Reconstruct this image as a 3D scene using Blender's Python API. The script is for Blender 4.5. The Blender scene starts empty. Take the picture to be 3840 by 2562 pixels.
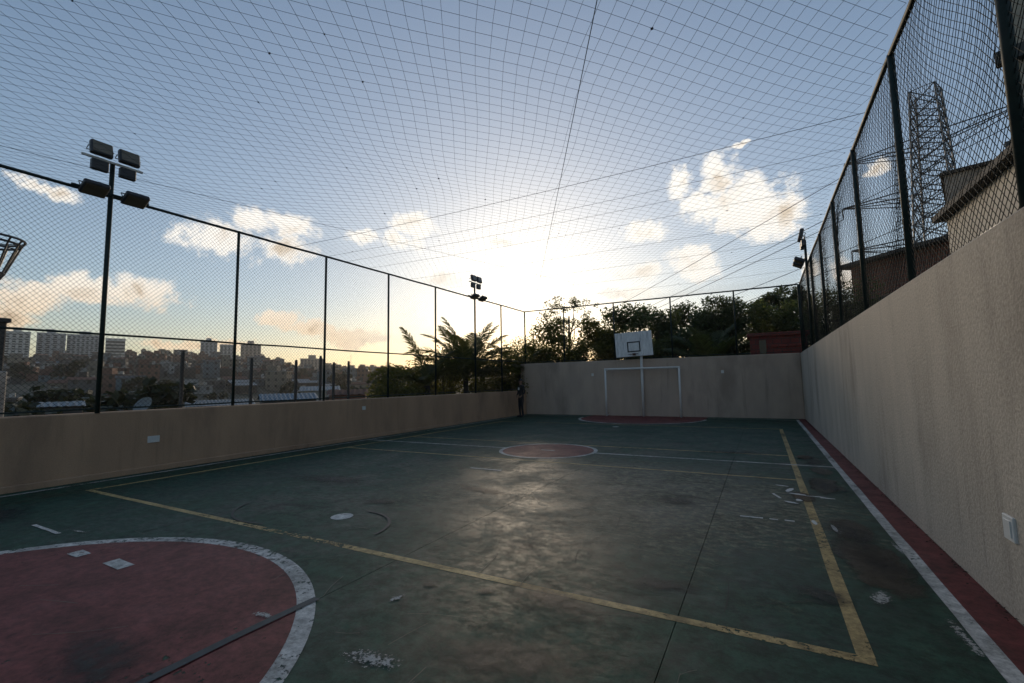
import bpy, math, random
import numpy as np
from mathutils import Matrix, Vector
R = math.radians
rnd = random.Random(7)
SC = bpy.context.scene
COL = SC.collection

# ------------------------------------------------------------------ camera
cam = bpy.data.cameras.new('camera'); cam.lens = 16.07; cam.sensor_width = 36; cam.clip_end = 30000; cam.clip_start = .02
co = bpy.data.objects.new('camera', cam); COL.objects.link(co)
M = Matrix(((0.87771, 0.05894, 0.47555), (0.47884, -0.07007, -0.87510), (-0.01826, 0.99580, -0.08973))).to_4x4()
M.translation = (0, 0, 1.5); co.matrix_world = M; SC.camera = co

# ------------------------------------------------------------------ light
SUN_AZ, SUN_EL = R(117.3), R(11.0)          # azimuth counter-clockwise from +X
SKY_STR = 0.12
EXPOSURE = 0.56
sd = Vector((math.cos(SUN_AZ)*math.cos(SUN_EL), math.sin(SUN_AZ)*math.cos(SUN_EL), math.sin(SUN_EL)))
sl = bpy.data.lights.new('sun', 'SUN'); sl.energy = 1.15; sl.angle = R(11); sl.color = (1, .80, .58)   # low sun veiled by thin cloud
so = bpy.data.objects.new('sun', sl); COL.objects.link(so); so.rotation_euler = (-sd).to_track_quat('-Z', 'Y').to_euler()
so.location = sd*60
SC.view_settings.view_transform = 'Standard'; SC.view_settings.look = 'None'
SC.view_settings.exposure = EXPOSURE; SC.view_settings.gamma = 1
SC.cycles.use_denoising = True; SC.cycles.adaptive_threshold = .015
SC.cycles.max_bounces = 5; SC.cycles.diffuse_bounces = 3; SC.cycles.glossy_bounces = 3; SC.cycles.transparent_max_bounces = 10
SC.cycles.sample_clamp_indirect = 6

class NT:
    """tiny node-graph helper"""
    def __init__(s, tree): s.t = tree
    def n(s, typ, **kw):
        x = s.t.nodes.new(typ)
        for k, v in kw.items(): setattr(x, k, v)
        return x
    def link(s, a, b): s.t.links.new(a, b)
    def put(s, sock, v):
        if isinstance(v, bpy.types.NodeSocket): s.link(v, sock)
        elif v is not None: sock.default_value = v
    def math(s, op, a, b=None, c=None, clamp=False):
        x = s.n('ShaderNodeMath', operation=op, use_clamp=clamp)
        s.put(x.inputs[0], a)
        if b is not None: s.put(x.inputs[1], b)
        if c is not None: s.put(x.inputs[2], c)
        return x.outputs[0]
    def vm(s, op, a, b=None, scale=None):
        x = s.n('ShaderNodeVectorMath', operation=op); s.put(x.inputs[0], a)
        if b is not None: s.put(x.inputs[1], b)
        if scale is not None: s.put(x.inputs['Scale'], scale)
        return x.outputs['Value'] if op in ('DOT_PRODUCT', 'LENGTH') else x.outputs[0]
    def noise(s, vec, scale, detail=4, rough=.5, dist=0.):
        x = s.n('ShaderNodeTexNoise'); s.put(x.inputs['Vector'], vec); x.inputs['Scale'].default_value = scale
        x.inputs['Detail'].default_value = detail; x.inputs['Roughness'].default_value = rough; x.inputs['Distortion'].default_value = dist
        return x
    def step(s, v, a, b, lo=0., hi=1.):
        x = s.n('ShaderNodeMapRange', interpolation_type='SMOOTHSTEP'); s.put(x.inputs[0], v)
        for i, q in enumerate((a, b, lo, hi)): s.put(x.inputs[i+1], q)
        return x.outputs[0]
    def mix(s, f, a, b, blend='MIX'):
        x = s.n('ShaderNodeMix', data_type='RGBA', blend_type=blend); s.put(x.inputs['Factor'], f)
        for k, v in ((6, a), (7, b)):
            if isinstance(v, tuple) and len(v) == 3: v = v+(1,)
            s.put(x.inputs[k], v)
        return x.outputs[2]

w = bpy.data.worlds.new('World'); SC.world = w; w.use_nodes = True
g = NT(w.node_tree); w.node_tree.nodes.clear()
sky = g.n('ShaderNodeTexSky', sky_type='NISHITA', sun_disc=False, sun_elevation=SUN_EL, sun_rotation=R(90)-SUN_AZ,
          altitude=50, air_density=1.0, dust_density=.75, ozone_density=2.2)
hs = g.n('ShaderNodeHueSaturation'); hs.inputs['Saturation'].default_value = 1.0; g.link(sky.outputs[0], hs.inputs['Color'])
skyc = hs.outputs[0]
gam = g.n('ShaderNodeGamma'); gam.inputs[1].default_value = .80; g.link(skyc, gam.inputs[0]); skyc = g.mix(1., gam.outputs[0], (1.02, 1.02, 1.03), 'MULTIPLY')
tc = g.n('ShaderNodeTexCoord'); D = g.vm('NORMALIZE', tc.outputs['Generated'])
ez = g.n('ShaderNodeSeparateXYZ'); g.link(D, ez.inputs[0])
skyc = g.mix(g.step(ez.outputs[2], .20, -.02, 0, .75), skyc, g.mix(1., skyc, (1.22, .98, .66), 'MULTIPLY'))
n1 = g.noise(D, 9, 6, .6); n2 = g.noise(D, 22, 9, .72); n3 = g.noise(D, 14, 5, .6, .6)
elev = g.n('ShaderNodeSeparateXYZ'); g.link(D, elev.inputs[0])
ae = g.n('ShaderNodeCombineXYZ'); g.link(g.math('ARCTAN2', elev.outputs[1], elev.outputs[0]), ae.inputs[0]); g.link(g.math('ARCSINE', elev.outputs[2]), ae.inputs[1])
P = g.vm('ADD', ae.outputs[0], g.vm('SCALE', g.vm('SUBTRACT', n1.outputs['Color'], (.5, .5, .5)), scale=.085))
# azimuth, elevation, half-width, half-height in degrees
CLOUDS = [(91.4,18.8,4.9,3.0),(88.6,17.4,3.6,2.2),(93.3,22.6,1.7,2.2),(97.5,22.6,1.3,2.0),(95.6,20.2,1.6,1.6),(101.2,17.4,2.6,1.3),(96.4,13.2,3.3,1.5),(101.9,12.9,2.6,1.2),
 (130.7,19.5,2.6,1.3),(132.3,17.3,2.3,1.0),(136.9,17.2,1.8,.9),(148.6,18.4,2.2,1.4),(144.4,17.6,2.0,1.6),(151.8,15.3,3.4,2.0),(145.4,14.9,2.9,1.4),
 (162.1,9.7,2.4,1.1),(158.0,9.4,2.6,1.8),(165.6,8.1,2.6,1.4),(167.4,6.2,2.4,1.1),(142.2,6.4,4.2,1.1),(137.2,5.5,4.2,1.0),(146.0,7.6,2.4,1.0),(153,4.6,4.5,.8),
 (119.1,17.4,1.8,.6),(90.6,24.9,1.0,.4),(79,19.9,1.1,.4),(85.6,11.7,1.0,1.3),(82.2,10.8,1.4,1.5),(165,17.6,2.4,.6),(127,13.0,3.0,1.2),(104,10.2,3.6,.9),
 (60,14,5,2.4),(48,22,4,2),(30,10,6,2.2),(8,17,5,2.5),(340,9,7,2.2),(320,20,5,2.4),(300,12,6,2.4),(275,8,7,2),(255,18,5,2.4),(236,10,6,2.2),(215,15,5,2.4),(195,8,6,2),(182,16,4,2)]
F = None
for az, el, a, b in CLOUDS:
    if az > 180: az -= 360
    az, el, a, b = R(az), R(el), 1.1*R(a)/math.cos(R(el)), 1.1*R(b)
    x = g.n('ShaderNodeVectorMath', operation='MULTIPLY_ADD'); g.link(P, x.inputs[0])
    x.inputs[1].default_value = (1/a, 1/b, 0); x.inputs[2].default_value = (-az/a, -el/b, 0)
    v = g.vm('LENGTH', x.outputs[0]); F = v if F is None else g.math('SMOOTH_MIN', F, v, .3)
F = g.math('SUBTRACT', 1, F)
dens = g.math('ADD', F, g.math('MULTIPLY_ADD', n2.outputs[0], 2.5, -1.12))
mask = g.step(dens, .02, .60)
low = g.step(elev.outputs[2], .22, .08)
sundot = g.vm('DOT_PRODUCT', D, tuple(sd))
shade = g.math('MULTIPLY', g.step(n3.outputs[0], .45, .66), g.step(dens, .35, 1.0))
K = 1/(SKY_STR*2**EXPOSURE)
sc3 = lambda c: tuple(x*K for x in c)
lit = g.mix(low, sc3((1.18, 1.12, 1.03)), sc3((1.12, .86, .58)))
drk = g.mix(low, sc3((.80, .66, .50)), sc3((.56, .38, .22)))
ccol = g.mix(shade, lit, drk)
glow = g.step(sundot, .90, 1.0)
ccol = g.mix(g.math('MULTIPLY', glow, .6), ccol, sc3((1.25, 1.2, 1.1)))
away = g.step(sundot, .2, .8, .45, 1.0)
ccol = g.vm('SCALE', ccol, scale=away)
fin = g.mix(g.math('MULTIPLY', mask, .93), skyc, ccol)
bg = g.n('ShaderNodeBackground'); g.link(fin, bg.inputs[0]); bg.inputs[1].default_value = SKY_STR
wo = g.n('ShaderNodeOutputWorld'); g.link(bg.outputs[0], wo.inputs[0])

# ------------------------------------------------------------------ mesh helpers
class MB:
    def __init__(s): s.v = []; s.f = []; s.m = []
    def box(s, x0, x1, y0, y1, z0, z1, mi=0):
        b = len(s.v)
        s.v += [(x, y, z) for z in (z0, z1) for y in (y0, y1) for x in (x0, x1)]
        s.f += [tuple(b+i for i in q) for q in ((0,2,3,1),(4,5,7,6),(0,1,5,4),(2,6,7,3),(0,4,6,2),(1,3,7,5))]; s.m += [mi]*6; return s
    def bbox(s, x0, x1, y0, y1, z0, z1, c=.01, mi=0):
        """box with chamfered vertical and top edges"""
        pts = [(x0+c,y0),(x1-c,y0),(x1,y0+c),(x1,y1-c),(x1-c,y1),(x0+c,y1),(x0,y1-c),(x0,y0+c)]
        ins = [(min(max(x, x0+c), x1-c), min(max(y, y0+c), y1-c)) for x, y in pts]
        b = len(s.v); s.v += [(x, y, z0) for x, y in pts]+[(x, y, z1-c) for x, y in pts]+[(x, y, z1) for x, y in ins]
        for k in range(2):
            for i in range(8):
                j = (i+1) % 8; s.f.append((b+k*8+i, b+k*8+j, b+k*8+8+j, b+k*8+8+i)); s.m.append(mi)
        s.f += [tuple(b+7-i for i in range(8)), tuple(b+16+i for i in range(8))]; s.m += [mi]*2; return s
    def poly(s, pts, mi=0):
        b = len(s.v); s.v += [tuple(p) for p in pts]; s.f.append(tuple(range(b, b+len(pts)))); s.m.append(mi); return s
    def prism(s, pts, z0, z1, mi=0):
        n = len(pts); b = len(s.v); s.v += [(x, y, z0) for x, y in pts]+[(x, y, z1) for x, y in pts]
        s.f += [tuple(b+n-1-i for i in range(n)), tuple(b+n+i for i in range(n))]
        s.f += [(b+i, b+(i+1) % n, b+n+(i+1) % n, b+n+i) for i in range(n)]; s.m += [mi]*(n+2); return s
    def tube(s, pts, r, n=6, mi=0, cap=True):
        pts = [Vector(p) for p in pts]; rr = r if isinstance(r, (list, tuple)) else [r]*len(pts)
        b = len(s.v); t0 = (pts[-1]-pts[0]).normalized()
        up = Vector((0, 0, 1)) if abs(t0.z) < .9 else Vector((1, 0, 0))
        for i, p in enumerate(pts):
            t = (pts[min(i+1, len(pts)-1)]-pts[max(i-1, 0)]).normalized()
            u = t.cross(up).normalized(); q = u.cross(t)
            for k in range(n):
                a = 2*math.pi*k/n; s.v.append(tuple(p+(u*math.cos(a)+q*math.sin(a))*rr[i]))
        for i in range(len(pts)-1):
            for k in range(n):
                j = (k+1) % n; s.f.append((b+i*n+k, b+i*n+j, b+(i+1)*n+j, b+(i+1)*n+k)); s.m.append(mi)
        if cap:
            e = b+(len(pts)-1)*n; s.f += [tuple(b+n-1-k for k in range(n)), tuple(e+k for k in range(n))]; s.m += [mi]*2
        return s
    def mesh(s, name, mats, smooth=False):
        me = bpy.data.meshes.new(name); me.from_pydata(s.v, [], s.f)
        for m in (mats if isinstance(mats, (list, tuple)) else [mats]): me.materials.append(m)
        if any(s.m): me.polygons.foreach_set('material_index', s.m)
        if smooth: me.polygons.foreach_set('use_smooth', [True]*len(me.polygons))
        me.update(); return me
    def obj(s, name, mats, parent=None, smooth=False, loc=None, **kw):
        return link(name, s.mesh(name, mats, smooth), parent, loc, **kw)
def link(name, me, parent=None, loc=None, rz=0, **kw):
    o = bpy.data.objects.new(name, me); COL.objects.link(o)
    if parent is not None: o.parent = parent
    if loc is not None: o.location = loc
    if rz: o.rotation_euler[2] = rz
    for k, v in kw.items():
        if v is not None: o[k] = v
    return o
def thing(name, label, category, loc=(0, 0, 0), rz=0, group=None):
    return link(name, None, None, loc, rz, label=label, category=category, group=group)
def dup(root, loc, rz=0, scale=None, **kw):
    def cp(o, par):
        c = o.copy(); COL.objects.link(c); c.parent = par
        for ch in kids.get(o.name, []): cp(ch, c)
        return c
    kids = {}
    for o in bpy.data.objects:
        if o.parent: kids.setdefault(o.parent.name, []).append(o)
    c = cp(root, None); c.location = loc; c.rotation_euler[2] = rz
    if scale: c.scale = scale if isinstance(scale, tuple) else (scale,)*3
    for k, v in kw.items(): c[k] = v
    return c

# ------------------------------------------------------------------ materials
def mat(name, col, rough=.7, metal=0., var=.12, scale=6., bump=0., bscale=60., spec=.5, stretch=None, col2=None, thr=(.45, .7), fine=0., streak=0.):
    m = bpy.data.materials.new(name); m.use_nodes = True; t = NT(m.node_tree); b = m.node_tree.nodes['Principled BSDF']
    tc = t.n('ShaderNodeTexCoord'); v = tc.outputs['Object']
    if stretch: v = t.vm('MULTIPLY', v, stretch)
    nz = t.noise(v, scale, 6, .6)
    c = t.mix(t.step(nz.outputs[0], .3, .7), tuple(x*(1-var) for x in col), tuple(min(1, x*(1+var)) for x in col))
    if col2: c = t.mix(t.step(t.noise(v, scale*.45, 7, .65).outputs[0], *thr), c, col2)
    if streak:
        sv = t.vm('MULTIPLY', tc.outputs['Object'], (1, 1, .06)); sn = t.noise(sv, 5.5, 6, .7); sb = t.noise(tc.outputs['Object'], .5, 3, .5)
        c = t.mix(t.math('MULTIPLY', t.math('MULTIPLY', t.step(sn.outputs[0], .52, .70), t.step(sb.outputs[0], .40, .62)), streak), c, tuple(x*.42 for x in col))
    if fine:
        f = t.noise(tc.outputs['Object'], bscale, 3, .6)
        c = t.mix(1., c, t.mix(f.outputs[0], (1-fine,)*3, (1+fine,)*3), 'MULTIPLY')
    t.put(b.inputs['Base Color'], c)
    t.put(b.inputs['Roughness'], t.math('MULTIPLY_ADD', nz.outputs[0], .25, rough-.125))
    b.inputs['Metallic'].default_value = metal; b.inputs['Specular IOR Level'].default_value = spec
    if bump:
        bp = t.n('ShaderNodeBump'); bp.inputs['Strength'].default_value = bump; bp.inputs['Distance'].default_value = .02
        t.link(t.noise(tc.outputs['Object'], bscale, 4, .6).outputs[0], bp.inputs['Height']); t.link(bp.outputs[0], b.inputs['Normal'])
    return m
def leafmat(name, c1, c2, trans=.35):
    m = bpy.data.materials.new(name); m.use_nodes = True; t = NT(m.node_tree); b = m.node_tree.nodes['Principled BSDF']
    oi = t.n('ShaderNodeNewGeometry'); nz = t.noise(oi.outputs['Position'], 1.6, 4, .6)
    c = t.mix(t.step(t.math('ADD', t.math('MULTIPLY', oi.outputs['Random Per Island'], .5), t.math('MULTIPLY', nz.outputs[0], .6)), .2, .85), c1, c2)
    t.put(b.inputs['Base Color'], c); b.inputs['Roughness'].default_value = .5; b.inputs['Specular IOR Level'].default_value = .3
    tr = t.n('ShaderNodeBsdfTranslucent'); t.link(t.mix(1., c, (1.5, 1.45, .6), 'MULTIPLY'), tr.inputs[0])
    mx = t.n('ShaderNodeMixShader'); mx.inputs[0].default_value = trans
    t.link(b.outputs[0], mx.inputs[1]); t.link(tr.outputs[0], mx.inputs[2]); t.link(mx.outputs[0], m.node_tree.nodes['Material Output'].inputs[0])
    return m
def paint(name, col, wear=.5, dirt=(.05, .06, .05), wsc=17.):
    """thin worn paint on the court: flakes off to show the slab beneath"""
    m = bpy.data.materials.new(name); m.use_nodes = True; t = NT(m.node_tree); b = m.node_tree.nodes['Principled BSDF']
    v = t.n('ShaderNodeNewGeometry').outputs['Position']
    a = t.noise(v, wsc, 8, .72); big = t.noise(v, .55, 3, .5)
    k = t.math('ADD', t.math('MULTIPLY', a.outputs[0], .62), t.math('MULTIPLY', big.outputs[0], .45))
    hole = t.step(k, .600-.12*(wear-.5), .635-.12*(wear-.5))
    d = t.noise(v, 2.6, 6, .65)
    c = t.mix(t.math('MULTIPLY', t.step(d.outputs[0], .42, .72), .75), col, dirt)
    c = t.mix(1., c, t.mix(t.step(t.noise(v, 14, 9, .8).outputs[0], .34, .66), (.60,)*3, (1.40,)*3), 'MULTIPLY')
    t.put(b.inputs['Base Color'], c); t.put(b.inputs['Roughness'], t.math('MULTIPLY_ADD', d.outputs[0], .4, .42)); b.inputs['Specular IOR Level'].default_value = .25
    tr = t.n('ShaderNodeBsdfTransparent'); mx = t.n('ShaderNodeMixShader'); t.put(mx.inputs[0], hole)
    t.link(b.outputs[0], mx.inputs[1]); t.link(tr.outputs[0], mx.inputs[2]); t.link(mx.outputs[0], m.node_tree.nodes['Material Output'].inputs[0])
    return m
def floormat():
    m = bpy.data.materials.new('green_court_paint'); m.use_nodes = True; t = NT(m.node_tree); b = m.node_tree.nodes['Principled BSDF']
    v = t.n('ShaderNodeNewGeometry').outputs['Position']
    big = t.noise(v, .33, 5, .6, .3); mid = t.noise(v, 1.3, 7, .68, .4)
    brush = t.noise(t.vm('MULTIPLY', v, (1., 1.5, 1.)), 9, 9, .76, .25); fine = t.noise(v, 70, 4, .65)
    green = t.mix(t.step(mid.outputs[0], .35, .65), (.010, .037, .023), (.022, .064, .041))
    worn = t.mix(t.step(brush.outputs[0], .42, .60), (.060, .066, .044), (.235, .21, .145))
    # play has rubbed the middle of the court most
    sp = t.n('ShaderNodeSeparateXYZ'); t.link(v, sp.inputs[0])
    dx = t.math('DIVIDE', t.math('ADD', sp.outputs[0], 1.9), 3.3); dy = t.math('DIVIDE', t.math('SUBTRACT', sp.outputs[1], 6.2), 2.9)
    rad = t.math('SQRT', t.math('ADD', t.math('MULTIPLY', dx, dx), t.math('MULTIPLY', dy, dy)))
    use = t.step(rad, 1.3, .1)
    wf = t.math('ADD', t.math('MULTIPLY', use, .36), t.math('ADD', t.math('MULTIPLY', mid.outputs[0], .55), t.math('MULTIPLY', brush.outputs[0], .35)))
    wm = t.step(wf, .48, .76)
    c = t.mix(t.math('MULTIPLY', wm, .80), green, worn)
    st = t.noise(v, .85, 6, .7, .5); dark = t.step(st.outputs[0], .565, .70)
    c = t.mix(t.math('MULTIPLY', dark, .72), c, (.012, .014, .012))
    sp2 = t.noise(v, 9, 3, .6); c = t.mix(t.math('MULTIPLY', t.step(sp2.outputs[0], .70, .76), .7), c, (.01, .011, .01))
    fl = t.noise(v, 16, 8, .8); bigf = t.noise(v, .5, 2, .5)
    c = t.mix(t.math('MULTIPLY', t.step(fl.outputs[0], .66, .72), t.step(bigf.outputs[0], .52, .66)), c, (.20, .20, .18))
    c = t.mix(1., c, t.mix(fine.outputs[0], (.7,)*3, (1.3,)*3), 'MULTIPLY')
    mot = t.noise(v, 6.5, 10, .82, .15)
    c = t.mix(1., c, t.mix(t.step(mot.outputs[0], .36, .64), (.5,)*3, (1.5,)*3), 'MULTIPLY')
    t.put(b.inputs['Base Color'], c)
    r = t.math('ADD', t.step(brush.outputs[0], .38, .62, .54, .68), t.step(mid.outputs[0], .38, .64, -.08, .10))
    t.put(b.inputs['Roughness'], r); b.inputs['Specular IOR Level'].default_value = .22
    bp = t.n('ShaderNodeBump'); bp.inputs['Strength'].default_value = .25; bp.inputs['Distance'].default_value = .004
    h = t.math('ADD', t.math('MULTIPLY', fine.outputs[0], .9), t.math('MULTIPLY', mot.outputs[0], .7))
    t.link(h, bp.inputs['Height']); t.link(bp.outputs[0], b.inputs['Normal'])
    return m
def brickmat(name, c1, c2, mortar, sc=1.):
    m = bpy.data.materials.new(name); m.use_nodes = True; t = NT(m.node_tree); b = m.node_tree.nodes['Principled BSDF']
    tc = t.n('ShaderNodeTexCoord'); sp = t.n('ShaderNodeSeparateXYZ'); t.link(tc.outputs['Object'], sp.inputs[0])
    cb = t.n('ShaderNodeCombineXYZ'); t.link(t.math('ADD', sp.outputs[0], sp.outputs[1]), cb.inputs[0]); t.link(sp.outputs[2], cb.inputs[1])
    br = t.n('ShaderNodeTexBrick'); t.link(cb.outputs[0], br.inputs['Vector']); br.inputs['Scale'].default_value = sc
    br.inputs['Color1'].default_value = c1+(1,); br.inputs['Color2'].default_value = c2+(1,); br.inputs['Mortar'].default_value = mortar+(1,)
    br.inputs['Mortar Size'].default_value = .018; br.inputs['Brick Width'].default_value = .3; br.inputs['Row Height'].default_value = .2
    nz = t.noise(tc.outputs['Object'], 2.2, 6, .65)
    t.put(b.inputs['Base Color'], t.mix(t.math('MULTIPLY', t.step(nz.outputs[0], .4, .75), .6), br.outputs[0], tuple(x*.45 for x in c1)))
    b.inputs['Roughness'].default_value = .9; return m

GREEN = floormat()
m_yel = paint('yellow_line_paint', (.46, .33, .14), .62, (.16, .12, .06)); m_whi = paint('white_line_paint', (.52, .51, .48), .62, (.18, .18, .16))
m_red = paint('red_court_paint', (.165, .043, .038), .30, (.085, .034, .030), 13); m_spot = paint('white_spot_paint', (.62, .61, .57), .1, (.4, .4, .37))
m_redk = paint('red_strip_paint', (.15, .032, .030), .2, (.05, .02, .018))
m_render = mat('beige_wall_render', (.43, .375, .31), .85, var=.10, scale=1.6, bump=.4, bscale=42, stretch=(1, 1, .35), col2=(.26, .225, .185), thr=(.5, .72), fine=.55, streak=.5)
m_wallb = mat('pinkish_wall_render', (.46, .355, .28), .85, var=.10, scale=1.3, bump=.5, bscale=50, stretch=(1, 1, .35), col2=(.31, .24, .19), thr=(.5, .72), fine=.28, streak=.4)
m_wallw = mat('peach_wall_render', (.44, .28, .175), .85, var=.10, scale=1.4, bump=.4, bscale=50, stretch=(1, 1, .35), col2=(.29, .185, .12), thr=(.5, .72), fine=.22, streak=.35)
m_dgreen = mat('dark_green_steel', (.014, .026, .023), .6, spec=.3, var=.25, scale=9, col2=(.05, .035, .022), thr=(.62, .75))
m_wire = mat('coated_wire', (.012, .018, .017), .75, var=.2, spec=.15)
m_cord = mat('net_cord', (.012, .014, .018), .8)
m_white = mat('white_enamel', (.70, .69, .66), .4, var=.06, scale=5, col2=(.42, .38, .32), thr=(.6, .75))
m_plate = mat('white_plastic', (.66, .65, .62), .35, var=.05)
m_plastic = mat('grey_plastic', (.2, .2, .2), .4)
m_dark = mat('dark_housing', (.030, .030, .034), .45, var=.2)
m_glass = mat('lamp_glass', (.16, .135, .10), .15, var=.1)
m_galv = mat('galvanised_steel', (.17, .17, .17), .5, metal=.6)
m_rust = mat('rusty_hoop', (.09, .035, .022), .6)
m_conc = mat('weathered_concrete', (.40, .37, .33), .9, var=.2, scale=2, col2=(.27, .25, .22), fine=.2, bscale=30)
m_concd = mat('dark_concrete', (.08, .076, .07), .9, var=.2, scale=2, col2=(.06, .055, .05))
m_soil = mat('scrub_ground', (.055, .052, .032), .95, var=.35, scale=.25, col2=(.028, .036, .016))
m_bark = mat('bark', (.055, .043, .032), .9, var=.3, scale=8, bump=.5, bscale=25)
m_brick = brickmat('red_brick', (.30, .125, .08), (.23, .09, .06), (.2, .17, .14))
m_brickd = brickmat('dark_red_brick', (.24, .055, .045), (.18, .045, .036), (.09, .05, .045))
m_win = mat('dark_window', (.02, .022, .026), .15, var=.2)
m_tile = mat('clay_tile', (.14, .062, .038), .9, var=.25, scale=1.5, stretch=(1, 8, 1))
m_tin = mat('corrugated_sheet', (.22, .22, .21), .6, var=.25, scale=.7, col2=(.13, .11, .095))
m_blue = mat('blue_sheet_roof', (.07, .12, .16), .5, var=.15, scale=.8)
m_tarp = mat('pale_sheeting', (.17, .185, .19), .5, var=.15)
m_lf_olive = leafmat('leaf_olive', (.075, .085, .028), (.17, .155, .05), .5)
m_lf_dark = leafmat('leaf_dark', (.052, .070, .042), (.105, .130, .070), .4)
m_lf_mid = leafmat('leaf_mid', (.058, .080, .045), (.125, .150, .075), .42)
m_lf_palm = leafmat('leaf_palm', (.07, .08, .032), (.15, .145, .06), .46)

# ------------------------------------------------------------------ ground
XL, XR, YN, YB = -9.97, 1.28, -.96, 19.70
HW, HL, HF = 2.40, 1.12, 4.95           # tall walls, low wall, fence top
def sm(a, b, x):
    t = min(1, max(0, (x-a)/(b-a))); return t*t*(3-2*t)
CREST = [(95, .3), (112, .9), (128, 1.15), (133, 1.45), (140, 1.8), (143.5, 1.9), (147, 2.9), (153.5, 3.35), (159, 3.0), (167, 2.5), (180, 2.2), (200, 1.6), (240, .6)]
def crest(az):
    if az < 95 or az > 240: return .3
    for (a0, e0), (a1, e1) in zip(CREST, CREST[1:]):
        if a0 <= az <= a1: return e0+(e1-e0)*(az-a0)/(a1-a0)
def hill(az, r):
    """height of the far slope at bearing az (deg) and range r from the camera"""
    base = np.interp(r, [0, 11, 14, 40, 120, 200], [-.4, -.6, -3.0, -5.5, -6.5, -5.0])
    e = crest(az); top = 1.5+760*math.tan(R(e))
    if r <= 200: return base
    if r <= 760: return -5+(top+5)*(((r-200)/560)**.82)
    return top-(r-760)*.05 if r < 1600 else top-42-(r-1600)*.004
def ground_z(x, y):
    r = math.hypot(x, y); az = math.degrees(math.atan2(y, x)) % 360
    wl = sm(100, 118, az)*(1-sm(215, 250, az))
    hL = hill(az, r)
    hR = np.interp(r, [0, 20, 24, 60, 200, 2000], [-.4, -.4, -.2, 1.5, 3, 3])
    return float(hL*wl+hR*(1-wl))
rads = [0, 6, 10.4, 12, 14, 18, 24, 32, 45, 65, 95, 130, 170, 210, 260, 320, 390, 460, 540, 620, 700, 760, 800, 900, 1100, 1600, 2600, 5000, 9000, 16000]
NA = 180; vs = []; fs = []
for i, r in enumerate(rads):
    for k in range(NA):
        a = 2*math.pi*k/NA; x, y = r*math.cos(a), r*math.sin(a)
        inside = XL-.4 < x < XR+.6 and YN-3 < y < YB+.5
        z = -.45 if (r <= 10.4 or inside) else ground_z(x, y)
        if r > 20: z += rnd.uniform(-.004, .004)*min(r, 700)*.6
        vs.append((x, y, z))
for i in range(len(rads)-1):
    for k in range(NA):
        j = (k+1) % NA; fs.append((i*NA+k, (i+1)*NA+k, (i+1)*NA+j, i*NA+j))
me = bpy.data.meshes.new('ground'); me.from_pydata(vs, [], fs); me.materials.append(m_soil); me.update()
link('ground', me, kind='structure')

# ------------------------------------------------------------------ court floor and markings
floor = link('court_floor', None, kind='structure')
JX = [XL-.05, -8.8, -5.84, -2.85, -.56, XR+.03]
for a, b in zip(JX, JX[1:]):
    MB().box(a+.0025, b-.0025, YN-1.5, YB+.03, -.2, 0).obj('floor_slab', GREEN, floor)
MB().box(XL-.05, XR+.03, YN-1.5, YB+.03, -.42, -.03).obj('sub_base', m_concd, floor)
def strip(name, x0, x1, y0, y1, z, m, seg=.6):
    b = MB(); L = max(x1-x0, y1-y0); n = max(1, int(L/seg)); j = lambda: rnd.uniform(-.004, .004)
    A, B = [], []
    for i in range(n+1):
        t = i/n
        if x1-x0 > y1-y0: A.append((x0+(x1-x0)*t, y0+j(), z)); B.append((x0+(x1-x0)*t, y1+j(), z))
        else: A.append((x1+j(), y0+(y1-y0)*t, z)); B.append((x0+j(), y0+(y1-y0)*t, z))
    for i in range(n): b.poly([A[i], A[i+1], B[i+1], B[i]])
    return b.obj(name, m, floor)
def arc_pts(cx, cy, r, a0, a1, n): return [(cx+r*math.cos(R(a0+(a1-a0)*i/n)), cy+r*math.sin(R(a0+(a1-a0)*i/n))) for i in range(n+1)]
def ring(name, cx, cy, r0, r1, a0, a1, z, m, n=64):
    b = MB(); p, q = arc_pts(cx, cy, r0, a0, a1, n), arc_pts(cx, cy, r1, a0, a1, n)
    for i in range(n): b.poly([(*p[i], z), (*q[i], z), (*q[i+1], z), (*p[i+1], z)])
    return b.obj(name, m, floor)
CX, CY = -4.24, 9.37
# red areas
MB().poly([(x, y, .0015) for x, y in arc_pts(CX, CY, 1.01, 0, 360, 64)[:-1]]).obj('red_centre_circle', m_red, floor)
MB().poly([(x, y, .0015) for x, y in [(-6.67, YN-.5), (-1.97, YN-.5)]+arc_pts(-4.32, .32, 2.35, 0, 180, 48)]).obj('red_goal_area', m_red, floor)
MB().poly([(x, y, .0015) for x, y in arc_pts(-4.3, 18.42, 2.35, 180, 360, 48)+[(-1.95, YB-.01), (-6.65, YB-.01)]]).obj('red_goal_area', m_red, floor)
strip('red_border_strip', 1.05, XR-.002, YN-1, YB-.1, .0015, m_redk)
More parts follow.
